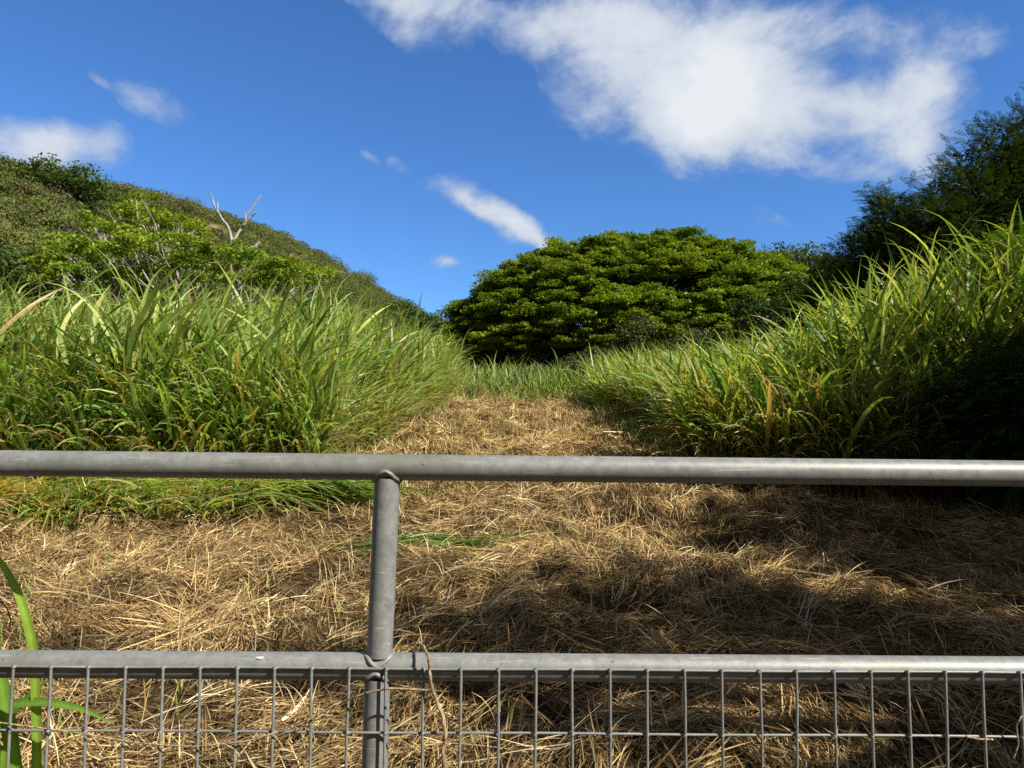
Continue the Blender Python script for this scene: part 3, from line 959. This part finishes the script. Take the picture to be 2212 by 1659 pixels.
def tall_grass(bag, xy, H, leaves, wind, ll=(.55, 1.05), lw=(.024, .05), K=7, w=(.42, .28, .06, .2, .04), across=2, stem=True, windk=.4, droop=(.3, 2.2), hmin=.12):
    n = len(xy)
    zb = gz(xy[:, 0], xy[:, 1])
    wind = wind + 1.1 * vnoise(xy[:, 0] * 1.1, xy[:, 1] * .9, 131) + .5 * vnoise(xy[:, 0] * 3, xy[:, 1] * 3, 132)
    leanaz = wind + rng.normal(0, .8, n)
    lean = np.abs(rng.normal(.22, .16, n))
    top = np.stack([np.cos(leanaz) * np.sin(lean), np.sin(leanaz) * np.sin(lean), np.cos(lean)], -1)
    base = np.stack([xy[:, 0], xy[:, 1], zb], -1)
    if stem:
        V, Q, m = ribbons(base, leanaz, math.pi / 2 - lean * .3, H * .95, .011, 4, lean, across=1, tip=8, rootw=1)
        bag.add(V, Q, np.repeat(np.array([.16, .21, .06]) * np.exp(rng.normal(0, .2, (n, 1))), m, 0))
    idx = np.repeat(np.arange(n), leaves)
    N_ = len(idx)
    f = hmin + (1 - hmin) * ((np.tile(np.arange(leaves), n) + U(0, 1, N_)) / leaves)
    p = base[idx] + top[idx] * (H[idx] * f * .78)[:, None]
    wv = np.exp(1j * U(0, 6.283, N_)) * (1 - windk) + np.exp(1j * wind[idx]) * windk * U(.3, 1.6, N_)
    az = np.angle(wv)
    L = U(*ll, N_) * (1 - .35 * (1 - f))
    el = U(.85, 1.5, N_) * (.65 + .35 * f)
    V, Q, m = ribbons(p, az, el, L, U(*lw, N_), K, U(*droop, N_) * (1.05 - .3 * f), p=2.2, curl=rng.normal(0, .3, N_), roll=rng.normal(0, .5, N_),
                      twist=rng.normal(0, .8, N_), across=across)
    c = grass_cols(N_, w)
    old = (f < .42) & (U(0, 1, N_) < .5)
    c[old] = STR * np.exp(rng.normal(-.3, .3, (old.sum(), 1)))
    C = np.repeat(c, m, 0).reshape(N_, m, 3)
    # yellowing tips on some
    tipy = (U(0, 1, N_) < .18)
    tfrac = np.repeat(np.linspace(0, 1, K + 1), m // (K + 1))[None, :, None]
    C[tipy] = C[tipy] * (1 - tfrac ** 3) + np.array([.38, .30, .12]) * tfrac ** 3
    bag.add(V, Q, C.reshape(-1, 3))


def scatter(n, x0, x1, y0, y1, ok, ypow=1.0):
    xy = np.stack([U(x0, x1, n * 3), y0 + (y1 - y0) * U(0, 1, n * 3) ** ypow], -1)
    xy = xy[ok(xy[:, 0], xy[:, 1])]
    return xy[:n]


bag = Bag()
xy = scatter(4200, -11, -1.2, 6.0, 20, lambda x, y: (x < xl(y) - .35 - .3 * (y > 14) * (y - 14) + .25 * vnoise(x * 1.2, y * 1.2, 5)) & (y > 6.7 + .5 * vnoise(x * .9, y, 6)) & (x > -.8 * y - 1.5), 1.7)
H = (1.62 + .28 * vnoise(xy[:, 0] * .5, xy[:, 1] * .5, 8)) * np.interp(xy[:, 0], [-6, -3.5, -1.5], [1.0, 1.02, .72]) * U(.8, 1.12, len(xy))
tall_grass(bag, xy, H, 7, -.25, K=8, ll=(.6, 1.2), lw=(.028, .056), w=(.36, .46, .07, .08, .03))
# long drooping fringe leaning over the edge of the cut
n = 900
x = U(-6, -1.9, n); y = np.interp(x, [-6, -3.5, -2.1], [6.5, 6.7, 7.1]) + U(-.25, .25, n)
tall_grass(bag, np.stack([x, y], -1), U(.5, 1.1, n), 4, -1.1, windk=.55, droop=(1.2, 2.4))
n = 260                                              # thin dead stalks and flowering stems standing out of the mass
x = U(-7.5, -1.8, n); y = 6.9 + U(0, 3.5, n); k = (x < xl(y) - .3); x, y = x[k], y[k]; n = len(x)
V, Q, m = ribbons(np.stack([x, y, gz(x, y)], -1), U(0, 6.28, n), U(1.1, 1.55, n), U(1.2, 2.25, n) * np.interp(x, [-4, -1.8], [1, .7]), .008, 6, U(0, .9, n), across=1, tip=6, rootw=1)
bag.add(V, Q, np.repeat(np.array([.46, .38, .2]) * np.exp(rng.normal(0, .25, (n, 1))), m, 0))
o = bag.build('tall_grass', M_GRASS)
tag(o, 'tall broad bladed green grass filling the left side behind the gate', 'grass', kind='stuff')

# fine pale drooping grass along the left edge of the track
bag = Bag()
n = 3600
y = U(7.4, 14.6, n); x = xl(y) - np.abs(rng.normal(.1, .4, n)) - .2 - .3 * np.clip(y - 14, 0, 9)
tall_grass(bag, np.stack([x, y], -1), (1.15 + .15 * vnoise(x, y * .7, 4)) * U(.6, 1.05, n) * np.interp(x - xl(y), [-.6, 0], [1.05, .8]), 4, -.6, ll=(.4, .8), lw=(.011, .024), K=6, w=(.2, .6, .14, .04, .02), windk=.3, droop=(.8, 2.3), across=1)
o = bag.build('fine_grass', M_GRASS)
tag(o, 'pale yellow green drooping grass along the left edge of the track', 'grass', kind='stuff')

# right side
bag = Bag()
xy = scatter(4300, 1.2, 9, 6.2, 15, lambda x, y: (x > xr(y) + .15 + .3 * vnoise(x * 1.2, y * 1.2, 25)) & (x < .8 * y + 1.2) & (y > 6.9 - (x - 3) * .12), 1.4)
d = xy[:, 0] - xr(xy[:, 1])
H = np.interp(xy[:, 0] / xy[:, 1], [.15, .3, .36, .44, .52, .62, .72], [.65, .8, .98, 1.38, 1.75, 2.15, 2.5]) * U(.72, 1.12, len(xy))
H *= np.interp(xy[:, 1], [6, 9.5, 11, 15], [1, 1, .8, .75])
tall_grass(bag, xy, H, 7, math.pi + .5, K=8, ll=(.6, 1.15), lw=(.026, .052), windk=.38, w=(.33, .52, .06, .08, .01))
n = 700
x = U(1.9, 5, n); y = np.interp(x, [1.9, 3, 5], [7.6, 6.7, 6.3]) + U(-.2, .3, n)
tall_grass(bag, np.stack([x, y], -1), U(.4, 1.0, n), 4, math.pi + 1.2, windk=.5, droop=(1.2, 2.4), w=(.35, .2, .05, .2, .2))
o = bag.build('tall_grass', M_GRASS)
tag(o, 'tall arching green grass on the bank right of the track', 'grass', kind='stuff')

bag = Bag()
xy = scatter(4200, 1.2, 9, 9, 22, lambda x, y: (x > xr(y) + .05) & (x < .48 * y), 1.2)
H = (.88 + .2 * vnoise(xy[:, 0] * .6, xy[:, 1] * .6, 12)) * U(.75, 1.1, len(xy)) * np.interp(xy[:, 0] - xr(xy[:, 1]), [0, 1], [.75, 1.1])
tall_grass(bag, xy, H, 5, math.pi + .3, ll=(.45, .8), lw=(.010, .020), K=5, w=(.3, .5, .1, .08, .02), windk=.2, droop=(.5, 1.6), across=1)
o = bag.build('upright_grass', M_GRASS)
tag(o, 'sunlit upright yellow green grass beyond the right side of the track', 'grass', kind='stuff')

bag = Bag()
xy = scatter(6500, -7, 14, 15.3, 44, lambda x, y: ((x > -1.4 + 0 * y) | (y > 19)) & (abs(x - 3) < .4 * y), 1.6)
H = (.7 + .15 * vnoise(xy[:, 0] * .5, xy[:, 1] * .5, 12)) * U(.75, 1.1, len(xy)) * np.interp(xy[:, 1], [15, 17, 25, 44], [.7, 1, 1.3, 1.4])
tall_grass(bag, xy, H, 5, .2, ll=(.35, .7), lw=(.014, .03), K=4, w=(.4, .3, .05, .22, .03), windk=.2, droop=(.5, 1.6), across=1, stem=False)
o = bag.build('distant_grass', M_GRASS)
tag(o, 'green grass across the valley floor below the dome tree', 'grass', kind='stuff')

# broad leaved creeper through the left grass
bag = Bag()
n = 2600
x = np.minimum(rng.normal(-3.1, .7, n), -2.3); y = U(6.75, 7.6, n)
z = gz(x, y) + U(.15, 1.25, n) * np.interp(x, [-5, -3, -1.8], [1, 1, .8])
V, Q = leafquads(np.stack([x, y, z], -1), U(.05, .095, n), .5, up=np.array([.3, -.6, .6]), aspect=.9)
bag.add(V, Q, np.repeat(cvar((.045, .10, .03), n, .2), 4, 0))
o = bag.build('creeper_foliage', M_FROND)
tag(o, 'small round dark leaves of a creeper climbing through the left grass', 'creeper', kind='stuff')

# ------------------------------------------------------------------ mown straw
bag = Bag()
TAN = np.array([(.53, .37, .17), (.64, .49, .24), (.38, .24, .11), (.22, .135, .065), (.80, .67, .42), (.12, .075, .04), (.44, .34, .21), (.32, .32, .10)])
PW = np.array([.23, .15, .2, .15, .06, .11, .06, .04])


def straw(n, x0, x1, y0, y1, lr, wr, ok=None, ypow=1.0, lift=.045, K=3, tones=PW, pitch=.3, across=1):
    x = U(x0, x1, n); y = y0 + (y1 - y0) * U(0, 1, n) ** ypow
    if ok is not None:
        k = ok(x, y)
        hole = fbm(x * 2.3, y * 2.6, 91, 3)
        k &= U(0, 1, n) < np.interp(hole, [-.45, -.15, .12], [.38, .6, 1])
        x, y = x[k], y[k]
    n = len(x)
    flow = vnoise(x * .9, y * .9, 51) * 2.2 + .1
    az = flow + rng.normal(0, .6, n) + math.pi * rng.integers(0, 2, n)
    L = U(*lr, n) ** 1.0
    clump = np.clip(vnoise(x * 5, y * 5, 61) * .5 + .5, 0, 1)
    z = gz(x, y) + .004 + lift * U(0, 1, n) * (.3 + clump)
    el = rng.normal(0, pitch, n)
    # follow the fall of the ground
    ex = np.cos(az) * .05; ey = np.sin(az) * .05
    el = el + np.arctan2(gz(x + ex, y + ey) - gz(x, y), .05)
    droop = rng.normal(.1, .35, n)
    V, Q, m = ribbons(np.stack([x, y, z], -1), az, el + droop * .3, L, U(*wr, n), K, droop, curl=rng.normal(0, .3, n), roll=rng.normal(0, .9, n), across=across, tip=4, rootw=.7)
    c = TAN[rng.choice(len(TAN), n, p=np.array(tones) / np.sum(tones))] * np.exp(rng.normal(0, .22, (n, 1)))
    patch = np.exp(.7 * fbm(x * 1.7, y * 1.9, 71, 4) + .4 * vnoise(x * 9, y * 9, 73) - .12 + np.interp(fbm(x * 2.3, y * 2.6, 91, 3), [-.4, 0], [-.75, 0]))[:, None]
    bag.add(V, Q, np.repeat(c * patch, m, 0))


inside = lambda x, y: (x > xl(y) - .5) & (x < xr(y) + .5) & (abs(x) < .8 * y + .6)
straw(210000, -4.2, 4.2, 2.0, 5.2, (.025, .13), (.002, .0055), inside)
straw(120000, -5.5, 5.5, 5.0, 8.5, (.04, .16), (.003, .007), inside)
straw(60000, -2.4, 2.4, 8.3, 16.8, (.08, .26), (.006, .012), inside)
straw(7000, -4.2, 4.2, 2.0, 8.5, (.15, .3), (.0025, .005), inside, lift=.07, pitch=.12, K=5)
straw(380, -4.2, 4.8, 2.0, 7.5, (.15, .42), (.008, .015), inside, lift=.07, K=5, across=2, tones=[.3, .3, .15, .05, .15, .02, .1, .05])


def swathes(ns, per, x0, x1, y0, y1, lr, wr):
    cx = U(x0, x1, ns); cy = U(y0, y1, ns)
    k = inside(cx, cy); cx, cy = cx[k], cy[k]; ns = len(cx)
    caz = vnoise(cx * .9, cy * .9, 51) * 2.2 + rng.normal(0, .7, ns)
    cc = TAN[rng.choice(5, ns, p=[.32, .25, .2, .13, .1])]
    j = np.repeat(np.arange(ns), per); n = len(j)
    o1 = rng.normal(0, .12, n); o2 = rng.normal(0, .028, n)
    x = cx[j] + np.cos(caz[j]) * o1 - np.sin(caz[j]) * o2; y = cy[j] + np.sin(caz[j]) * o1 + np.cos(caz[j]) * o2
    az = caz[j] + rng.normal(0, .14, n) + math.pi * (U(0, 1, n) < .15)
    ex, ey = np.cos(az) * .05, np.sin(az) * .05
    el = rng.normal(.12, .12, n) + np.arctan2(gz(x + ex, y + ey) - gz(x, y), .05)
    V, Q, m = ribbons(np.stack([x, y, gz(x, y) + U(.02, .08, n)], -1), az, el, U(*lr, n), U(*wr, n), 4, U(.1, .5, n), curl=rng.normal(0, .3, n), roll=rng.normal(0, .6, n), across=1, tip=4, rootw=.7)
    bag.add(V, Q, np.repeat(cc[j] * np.exp(rng.normal(0, .18, (n, 1))), m, 0))


swathes(520, 22, -4.2, 4.2, 2.0, 8.2, (.08, .27), (.0025, .006))
straw(150000, -4.2, 4.2, 2.0, 6.5, (.012, .05), (.002, .004), inside, lift=.03, K=1)
swathes(160, 26, -2.0, 2.0, 8, 16, (.15, .4), (.006, .012))
# twiggy brown sticks and standing stubble
straw(1500, -4.2, 4.2, 2.0, 8, (.3, .8), (.004, .008), inside, lift=.06, pitch=.1, K=5, tones=[0, 0, .1, .4, 0, .6, .1, 0])
o = bag.build('mown_straw', M_STRAW)
tag(o, 'dry golden cut straw strewn thickly over the mown track', 'cut straw', kind='stuff')

bag = Bag()


def tufts(nt, per, x0, x1, y0, y1, hr, wr, cols, ok, spread=.05, tilt=.5):
    cx = U(x0, x1, nt); cy = U(y0, y1, nt)
    k = ok(cx, cy); cx, cy = cx[k], cy[k]
    x = np.repeat(cx, per) + rng.normal(0, spread, len(cx) * per)
    y = np.repeat(cy, per) + rng.normal(0, spread, len(cx) * per)
    n = len(x)
    V, Q, m = ribbons(np.stack([x, y, gz(x, y) - .01], -1), U(0, 6.283, n), math.pi / 2 - np.abs(rng.normal(0, tilt, n)), U(*hr, n), U(*wr, n), 4, U(.1, 1.4, n), across=1, roll=rng.normal(0, .6, n))
    c = np.asarray(cols)[rng.integers(0, len(cols), n)] * np.exp(rng.normal(0, .2, (n, 1)))
    bag.add(V, Q, np.repeat(c, m, 0))


tufts(900, 9, -4, 4, 2.2, 8, (.06, .2), (.003, .006), TAN[:5], inside)
tufts(700, 10, -2, 2, 8, 16, (.08, .25), (.005, .01), np.vstack([TAN[:3], G_B]), inside)
tufts(130, 7, -4, 1.5, 2.2, 7.5, (.06, .2), (.004, .009), [G_B, G_A, G_Y], lambda x, y: inside(x, y) & (U(0, 1, len(x)) < np.interp(x, [-4, 1.5], [1, .25])))
tufts(700, 8, -5, -1.2, 4.9, 6.7, (.12, .4), (.006, .014), [G_B, G_A, G_Y, STR], lambda x, y: y > np.interp(x, [-4, -1], [5.2, 6.2]) - .0)
tufts(420, 9, 1.0, 2.2, 7.5, 15.5, (.12, .35), (.006, .012), [G_A, G_B, G_D, STR], lambda x, y: x > xr(y) - .45)
tufts(500, 9, -2.2, 1.8, 14.6, 17.5, (.15, .45), (.008, .016), [G_A, G_B, G_D, G_Y], lambda x, y: y > 15)
o = bag.build('stubble_grass', M_STRAW)
tag(o, 'short stubble and green sprouts poking through the cut straw', 'stubble', kind='stuff')

# green grass laid flat at the left edge of the cut
bag = Bag()
n = 2600
x = -5.2 + 3.3 * U(0, 1, n); y = np.interp(x, [-5.2, -3, -1], [6.1, 6.0, 6.4]) + rng.normal(0, .32, n)
th = (vnoise(x * 1.6, y * 1.6, 31) > -.35) | (U(0, 1, n) < .3)
x, y = x[th], y[th]; n = len(x)
V, Q, m = ribbons(np.stack([x, y, gz(x, y) + U(.02, .16, n)], -1), -.6 + rng.normal(0, .5, n), U(.0, .55, n), U(.35, .8, n), U(.012, .028, n), 6, U(.4, 1.0, n), curl=rng.normal(0, .4, n), roll=rng.normal(0, .6, n))
bag.add(V, Q, np.repeat(grass_cols(n, (.3, .3, .16, .1, .25)), m, 0))
n = 420                                              # one thick swathe
x = rng.normal(-2.15, .4, n); y = 6.2 + rng.normal(0, .12, n)
V, Q, m = ribbons(np.stack([x, y, gz(x, y) + U(.03, .16, n)], -1), -.35 + rng.normal(0, .2, n), U(.1, .4, n), U(.5, .9, n), U(.014, .028, n), 6, U(.4, .9, n), roll=rng.normal(0, .4, n))
bag.add(V, Q, np.repeat(grass_cols(n, (.6, .2, .02, .4, 0)), m, 0))
n = 220
x = rng.normal(-.75, .28, n); y = 4.95 + rng.normal(0, .08, n)
V, Q, m = ribbons(np.stack([x, y, gz(x, y) + U(.02, .07, n)], -1), -.05 + rng.normal(0, .3, n), U(0, .3, n), U(.25, .5, n), U(.01, .02, n), 5, U(.3, .7, n), roll=rng.normal(0, .5, n))
bag.add(V, Q, np.repeat(grass_cols(n, (.4, .1, .02, .6, 0)), m, 0))
n = 500                                              # a tan swathe at far left
x = -4.5 + rng.normal(0, .3, n); y = 5.75 + rng.normal(0, .3, n)
V, Q, m = ribbons(np.stack([x, y, gz(x, y) + U(.02, .18, n)], -1), -.5 + rng.normal(0, .25, n), U(.1, .5, n), U(.4, .8, n), U(.012, .025, n), 6, U(.4, .9, n), roll=rng.normal(0, .4, n))
bag.add(V, Q, np.repeat(np.array([.55, .40, .18]) * np.exp(rng.normal(0, .2, (n, 1))), m, 0))
o = bag.build('flattened_grass', M_GRASS)
tag(o, 'green grass laid flat along the left edge of the cut area', 'grass', kind='stuff')

# ------------------------------------------------------------------ the gate
GY = 1.50
RT = .0272
gate = empty('pipe_gate', (0, GY, 0))
tag(gate, 'grey galvanised pipe gate with welded wire mesh across the mown track', 'gate')


def cyl(bagx, a, b, r, sides=28, seg=1, cap=True):
    t = np.linspace(0, 1, seg + 1)[:, None]
    tube(bagx, np.asarray(a) * (1 - t) + np.asarray(b) * t, r, sides=sides, cap=cap)


def gpart(name, fn, mat=M_METAL, parent=gate, smooth=True, col=None):
    bg_ = Bag(); fn(bg_)
    o = bg_.build(name, mat, parent, smooth, origin=(0, GY, 0))
    if parent is not gate:
        o.location = (0, 0, 0)
    me = o.data
    return o


ZT = P(1106, 1012, GY)[2]
ZB = P(1106, 1441, GY)[2]
XM = P(832, 1200, GY)[0]
XL, XR = -2.05, 1.95
top_r = gpart('top_rail', lambda b: cyl(b, (XL, GY, ZT + .008), (XR, GY - .0, ZT - .007), RT, seg=24))
mid_r = gpart('middle_rail', lambda b: cyl(b, (XL, GY, ZB), (XR, GY, ZB), RT, seg=24))
bot_r = gpart('bottom_rail', lambda b: cyl(b, (XL, GY, .33), (XR, GY, .33), RT, seg=8))
xt, xb = P(838, 1040, GY)[0], P(824, 1400, GY)[0]
gpart('upright', lambda b: cyl(b, (xt, GY, ZT - RT * .8), (xb, GY, ZB + RT * .8), RT * .97, seg=6))
gpart('upright', lambda b: cyl(b, (xb - .003, GY, ZB - RT * .8), (xb - .012, GY, .33 + RT * .8), RT * .97, seg=6))
gpart('end_stile', lambda b: cyl(b, (XL, GY, .28), (XL, GY, ZT + .04), RT * 1.05, seg=6))
gpart('end_stile', lambda b: cyl(b, (XR, GY, .28), (XR, GY, ZT + .03), RT * 1.05, seg=6))


def weld(cx, z, up):
    def f(b):
        th = np.linspace(0, 2 * math.pi, 30)
        r = RT * 1.02
        dz = np.sqrt(np.clip(RT ** 2 - (RT * .97 * np.sin(th)) ** 2, 0, None))
        pts = np.stack([cx + r * np.cos(th), GY + r * np.sin(th), z + up * dz * .98], -1)
        pts += rng.normal(0, .0006, pts.shape)
        pts[-1] = pts[0]
        tube(b, pts, .0046 + rng.normal(0, .0005, 30), sides=7, cap=False)
    gpart('weld_bead', f)


weld(xt, ZT, -1); weld(xb, ZB, 1); weld(xb - .003, ZB, -1)

# welded mesh panel on the near side of the frame
MY = GY - RT - .004
mp_w = 78.2 / FPX * MY
x_first = P(35, 1500, MY)[0]
ztop = P(1106, 1446, MY)[2]
zstep = ztop - P(1106, 1584, MY)[2]


def wires(b):
    k0 = math.ceil((XL + .04 - x_first) / mp_w)
    k1 = math.floor((XR - .04 - x_first) / mp_w)
    for k in range(k0, k1 + 1):
        xx = x_first + k * mp_w
        zz = np.linspace(ztop + .005, .3, 12)
        pts = np.stack([xx + np.cumsum(rng.normal(0, .0007, 12)), np.full(12, MY - .0052), zz], -1)
        tube(b, pts, .0030, sides=8)
    for k in range(k0, k1 + 1):          # weld blobs where the wires cross
        xx = x_first + k * mp_w
        for z in (ztop, ztop - zstep, ztop - 2 * zstep):
            tube(b, np.array([[xx, MY - .0085, z], [xx, MY - .006, z], [xx, MY - .001, z]]), np.array([.0022, .0042, .0045]), sides=7)
    r = 0
    z = ztop
    while z > .3:
        xs = np.linspace(XL + .02, XR - .02, 80)
        pts = np.stack([xs, np.full(80, MY), z + .0007 * np.sin(xs * 9 + r)], -1)
        tube(b, pts, .0028, sides=8)
        z -= zstep; r += 1


gpart('wire_mesh', wires)
# zinc drips where vertical wires meet the top wire


def spot(b):
    c = P(565, 1409, GY - .018)
    th = np.linspace(0, 6.283, 17)[:-1]
    rad = 1 + .25 * np.sin(th * 3)
    ring = np.stack([c[0] + .009 * rad * np.cos(th), c[1] + .0035 * rad * np.sin(th), np.full(16, ZB + math.sqrt(RT ** 2 - .018 ** 2) + .0004)], -1)
    top_ = ring * .55 + c * .45; top_[:, 2] = ring[0, 2] + .002
    b.add(np.vstack([ring, top_, [top_.mean(0)]]), np.array([[i, (i + 1) % 16, 16 + (i + 1) % 16, 16 + i] for i in range(16)]), (.8, .8, .78))
    b.add(np.vstack([top_, [top_.mean(0) + [0, 0, .0003]]]), np.array([[i, (i + 1) % 16, 16] for i in range(16)]), (.8, .8, .78))


m, n_, l_ = mat_base('white_paint')
p_ = N('ShaderNodeBsdfPrincipled', n_); p_.inputs['Base Color'].default_value = (.8, .8, .78, 1)
l_.new(p_.outputs[0], N('ShaderNodeOutputMaterial', n_).inputs[0])
gpart('paint_spot', spot, m)

# the posts the gate hangs on
for xx, lab in ((XL - .16, 'thick steel post the gate hangs on at the left'), (XR + .16, 'thick steel post the gate closes on at the right')):
    bag = Bag(); g0 = float(gz(xx, GY))
    cyl(bag, (xx, GY, g0 - .3), (xx, GY, ZT + .18), .057, 28, 8)
    o = bag.build('gate_post', M_METAL, None, True, origin=(xx, GY, g0))
    tag(o, lab, 'gate post')

# dry vine twisted over the middle rail
bag = Bag()
yf = MY - .016
pl = [(907, 1388, GY + .012), (918, 1398, GY - .028), (930, 1420, yf - .012), (932, 1450, yf), (938, 1490, yf - .003), (950, 1520, yf), (962, 1550, yf), (968, 1590, yf - .003), (962, 1625, yf), (966, 1670, yf), (960, 1720, yf + .002)]
pts = np.array([P(*q) for q in pl])
ti = np.linspace(0, len(pts) - 1, 50)
pts = np.stack([np.interp(ti, np.arange(len(pts)), pts[:, k]) for k in range(3)], -1) + rng.normal(0, .0006, (50, 3))
tube(bag, pts, np.linspace(.0028, .0042, 50) * (1 + .12 * np.sin(np.arange(50) * 1.7)), sides=8)
o = bag.build('dry_twig', M_TWIG, None, True, origin=pts[0])
tag(o, 'dry brown twig hooked over the middle rail right of the upright', 'twig')
bag = Bag()
pl = [(-60, 1560, yf), (60, 1575, yf), (180, 1590, yf), (300, 1610, yf), (420, 1618, yf), (540, 1605, yf), (640, 1575, yf), (740, 1520, yf), (800, 1497, yf - .02), (850, 1488, yf - .03), (930, 1492, yf - .006)]
pts = np.array([P(*q) for q in pl])
ti = np.linspace(0, len(pts) - 1, 60)
pts = np.stack([np.interp(ti, np.arange(len(pts)), pts[:, k]) for k in range(3)], -1)
pts[1:-1] = (pts[:-2] + pts[1:-1] * 2 + pts[2:]) / 4
tube(bag, pts, np.linspace(.0014, .0021, 60), sides=6)
o = bag.build('dry_stalk', M_TWIG, None, True, origin=pts[0])
tag(o, 'long thin dry grass stalk sagging across the wire mesh', 'stalk')
bag = Bag()
pl = [(2090, 1584, yf + .004), (2120, 1590, yf), (2150, 1591, yf)]
tube(bag, np.array([P(*q) for q in pl]), .002, sides=6)
pl = [(2230, 1545, yf), (2212, 1540, yf), (2200, 1560, yf), (2205, 1600, yf), (2195, 1630, yf)]
tube(bag, np.array([P(*q) for q in pl]), .0016, sides=6)
o = bag.build('straw_wisp', M_TWIG, None, True, origin=P(2120, 1590, yf))
tag(o, 'short straw wisp caught in the wire mesh at the right edge', 'straw')

# green grass growing up just behind the gate at bottom left
def blade(bagx, pl, w, colr):
    pts = np.array([P(*q) for q in pl]); n = 26
    ti = np.linspace(0, len(pts) - 1, n)
    q = np.stack([np.interp(ti, np.arange(len(pts)), pts[:, k]) for k in range(3)], -1)
    for _ in range(3):
        q[1:-1] = (q[:-2] + q[1:-1] * 2 + q[2:]) / 4
    tg = np.gradient(q, axis=0); tg /= np.linalg.norm(tg, axis=1)[:, None]
    vd = q - np.array([-.6, -1.0, 2.4]); s = np.cross(tg, vd); s /= np.linalg.norm(s, axis=1)[:, None]
    nn = np.cross(s, tg)
    t = np.linspace(0, 1, n)
    ww = w * np.minimum(1, .5 + t * 3) * np.maximum(1 - t ** 3.5, .03) * .5
    V = np.stack([q - s * ww[:, None], q - s * ww[:, None] * .08 + nn * ww[:, None] * .3, q + s * ww[:, None] * .08 + nn * ww[:, None] * .3, q + s * ww[:, None]], 1)
    i = np.arange(n - 1)[:, None] * 4 + np.arange(3)[None]
    Q = np.stack([i, i + 1, i + 5, i + 4], -1).reshape(-1, 4)
    C = np.tile(np.array([colr, np.array(colr) * 1.35, np.array(colr) * 1.35, colr]), (n, 1))
    bagx.add(V.reshape(-1, 3), Q, C)


bx = P(-60, 1900, 1.75)
root = empty('grass_clump', (bx[0], 1.75, float(gz(bx[0], 1.75))))
tag(root, 'bright green broad grass blades behind the gate at the bottom left corner', 'grass clump')
for pl, w, c in [
    ([(40, 2100, 1.72), (88, 1700, 1.68), (78, 1400, 1.66), (45, 1290, 1.66), (0, 1210, 1.66), (-90, 1150, 1.68)], .021, (.24, .36, .05)),
    ([(60, 2100, 1.70), (48, 1750, 1.64), (25, 1580, 1.62), (8, 1480, 1.62), (-10, 1380, 1.64), (-60, 1300, 1.66)], .032, (.15, .27, .04)),
    ([(-90, 2000, 1.72), (-60, 1620, 1.70), (0, 1530, 1.68), (90, 1520, 1.66), (180, 1535, 1.66), (252, 1570, 1.66)], .022, (.13, .25, .04)),
    ([(-90, 1900, 1.74), (-40, 1640, 1.74), (20, 1560, 1.74), (80, 1495, 1.74), (120, 1470, 1.74)], .018, (.10, .2, .03)),
    ([(-60, 2000, 1.60), (-20, 1750, 1.60), (10, 1660, 1.60), (-10, 1620, 1.60), (-70, 1590, 1.6)], .04, (.2, .34, .03)),
]:
    bag = Bag(); blade(bag, pl, w, c)
    bag.build('blade', M_GRASS, root, True)
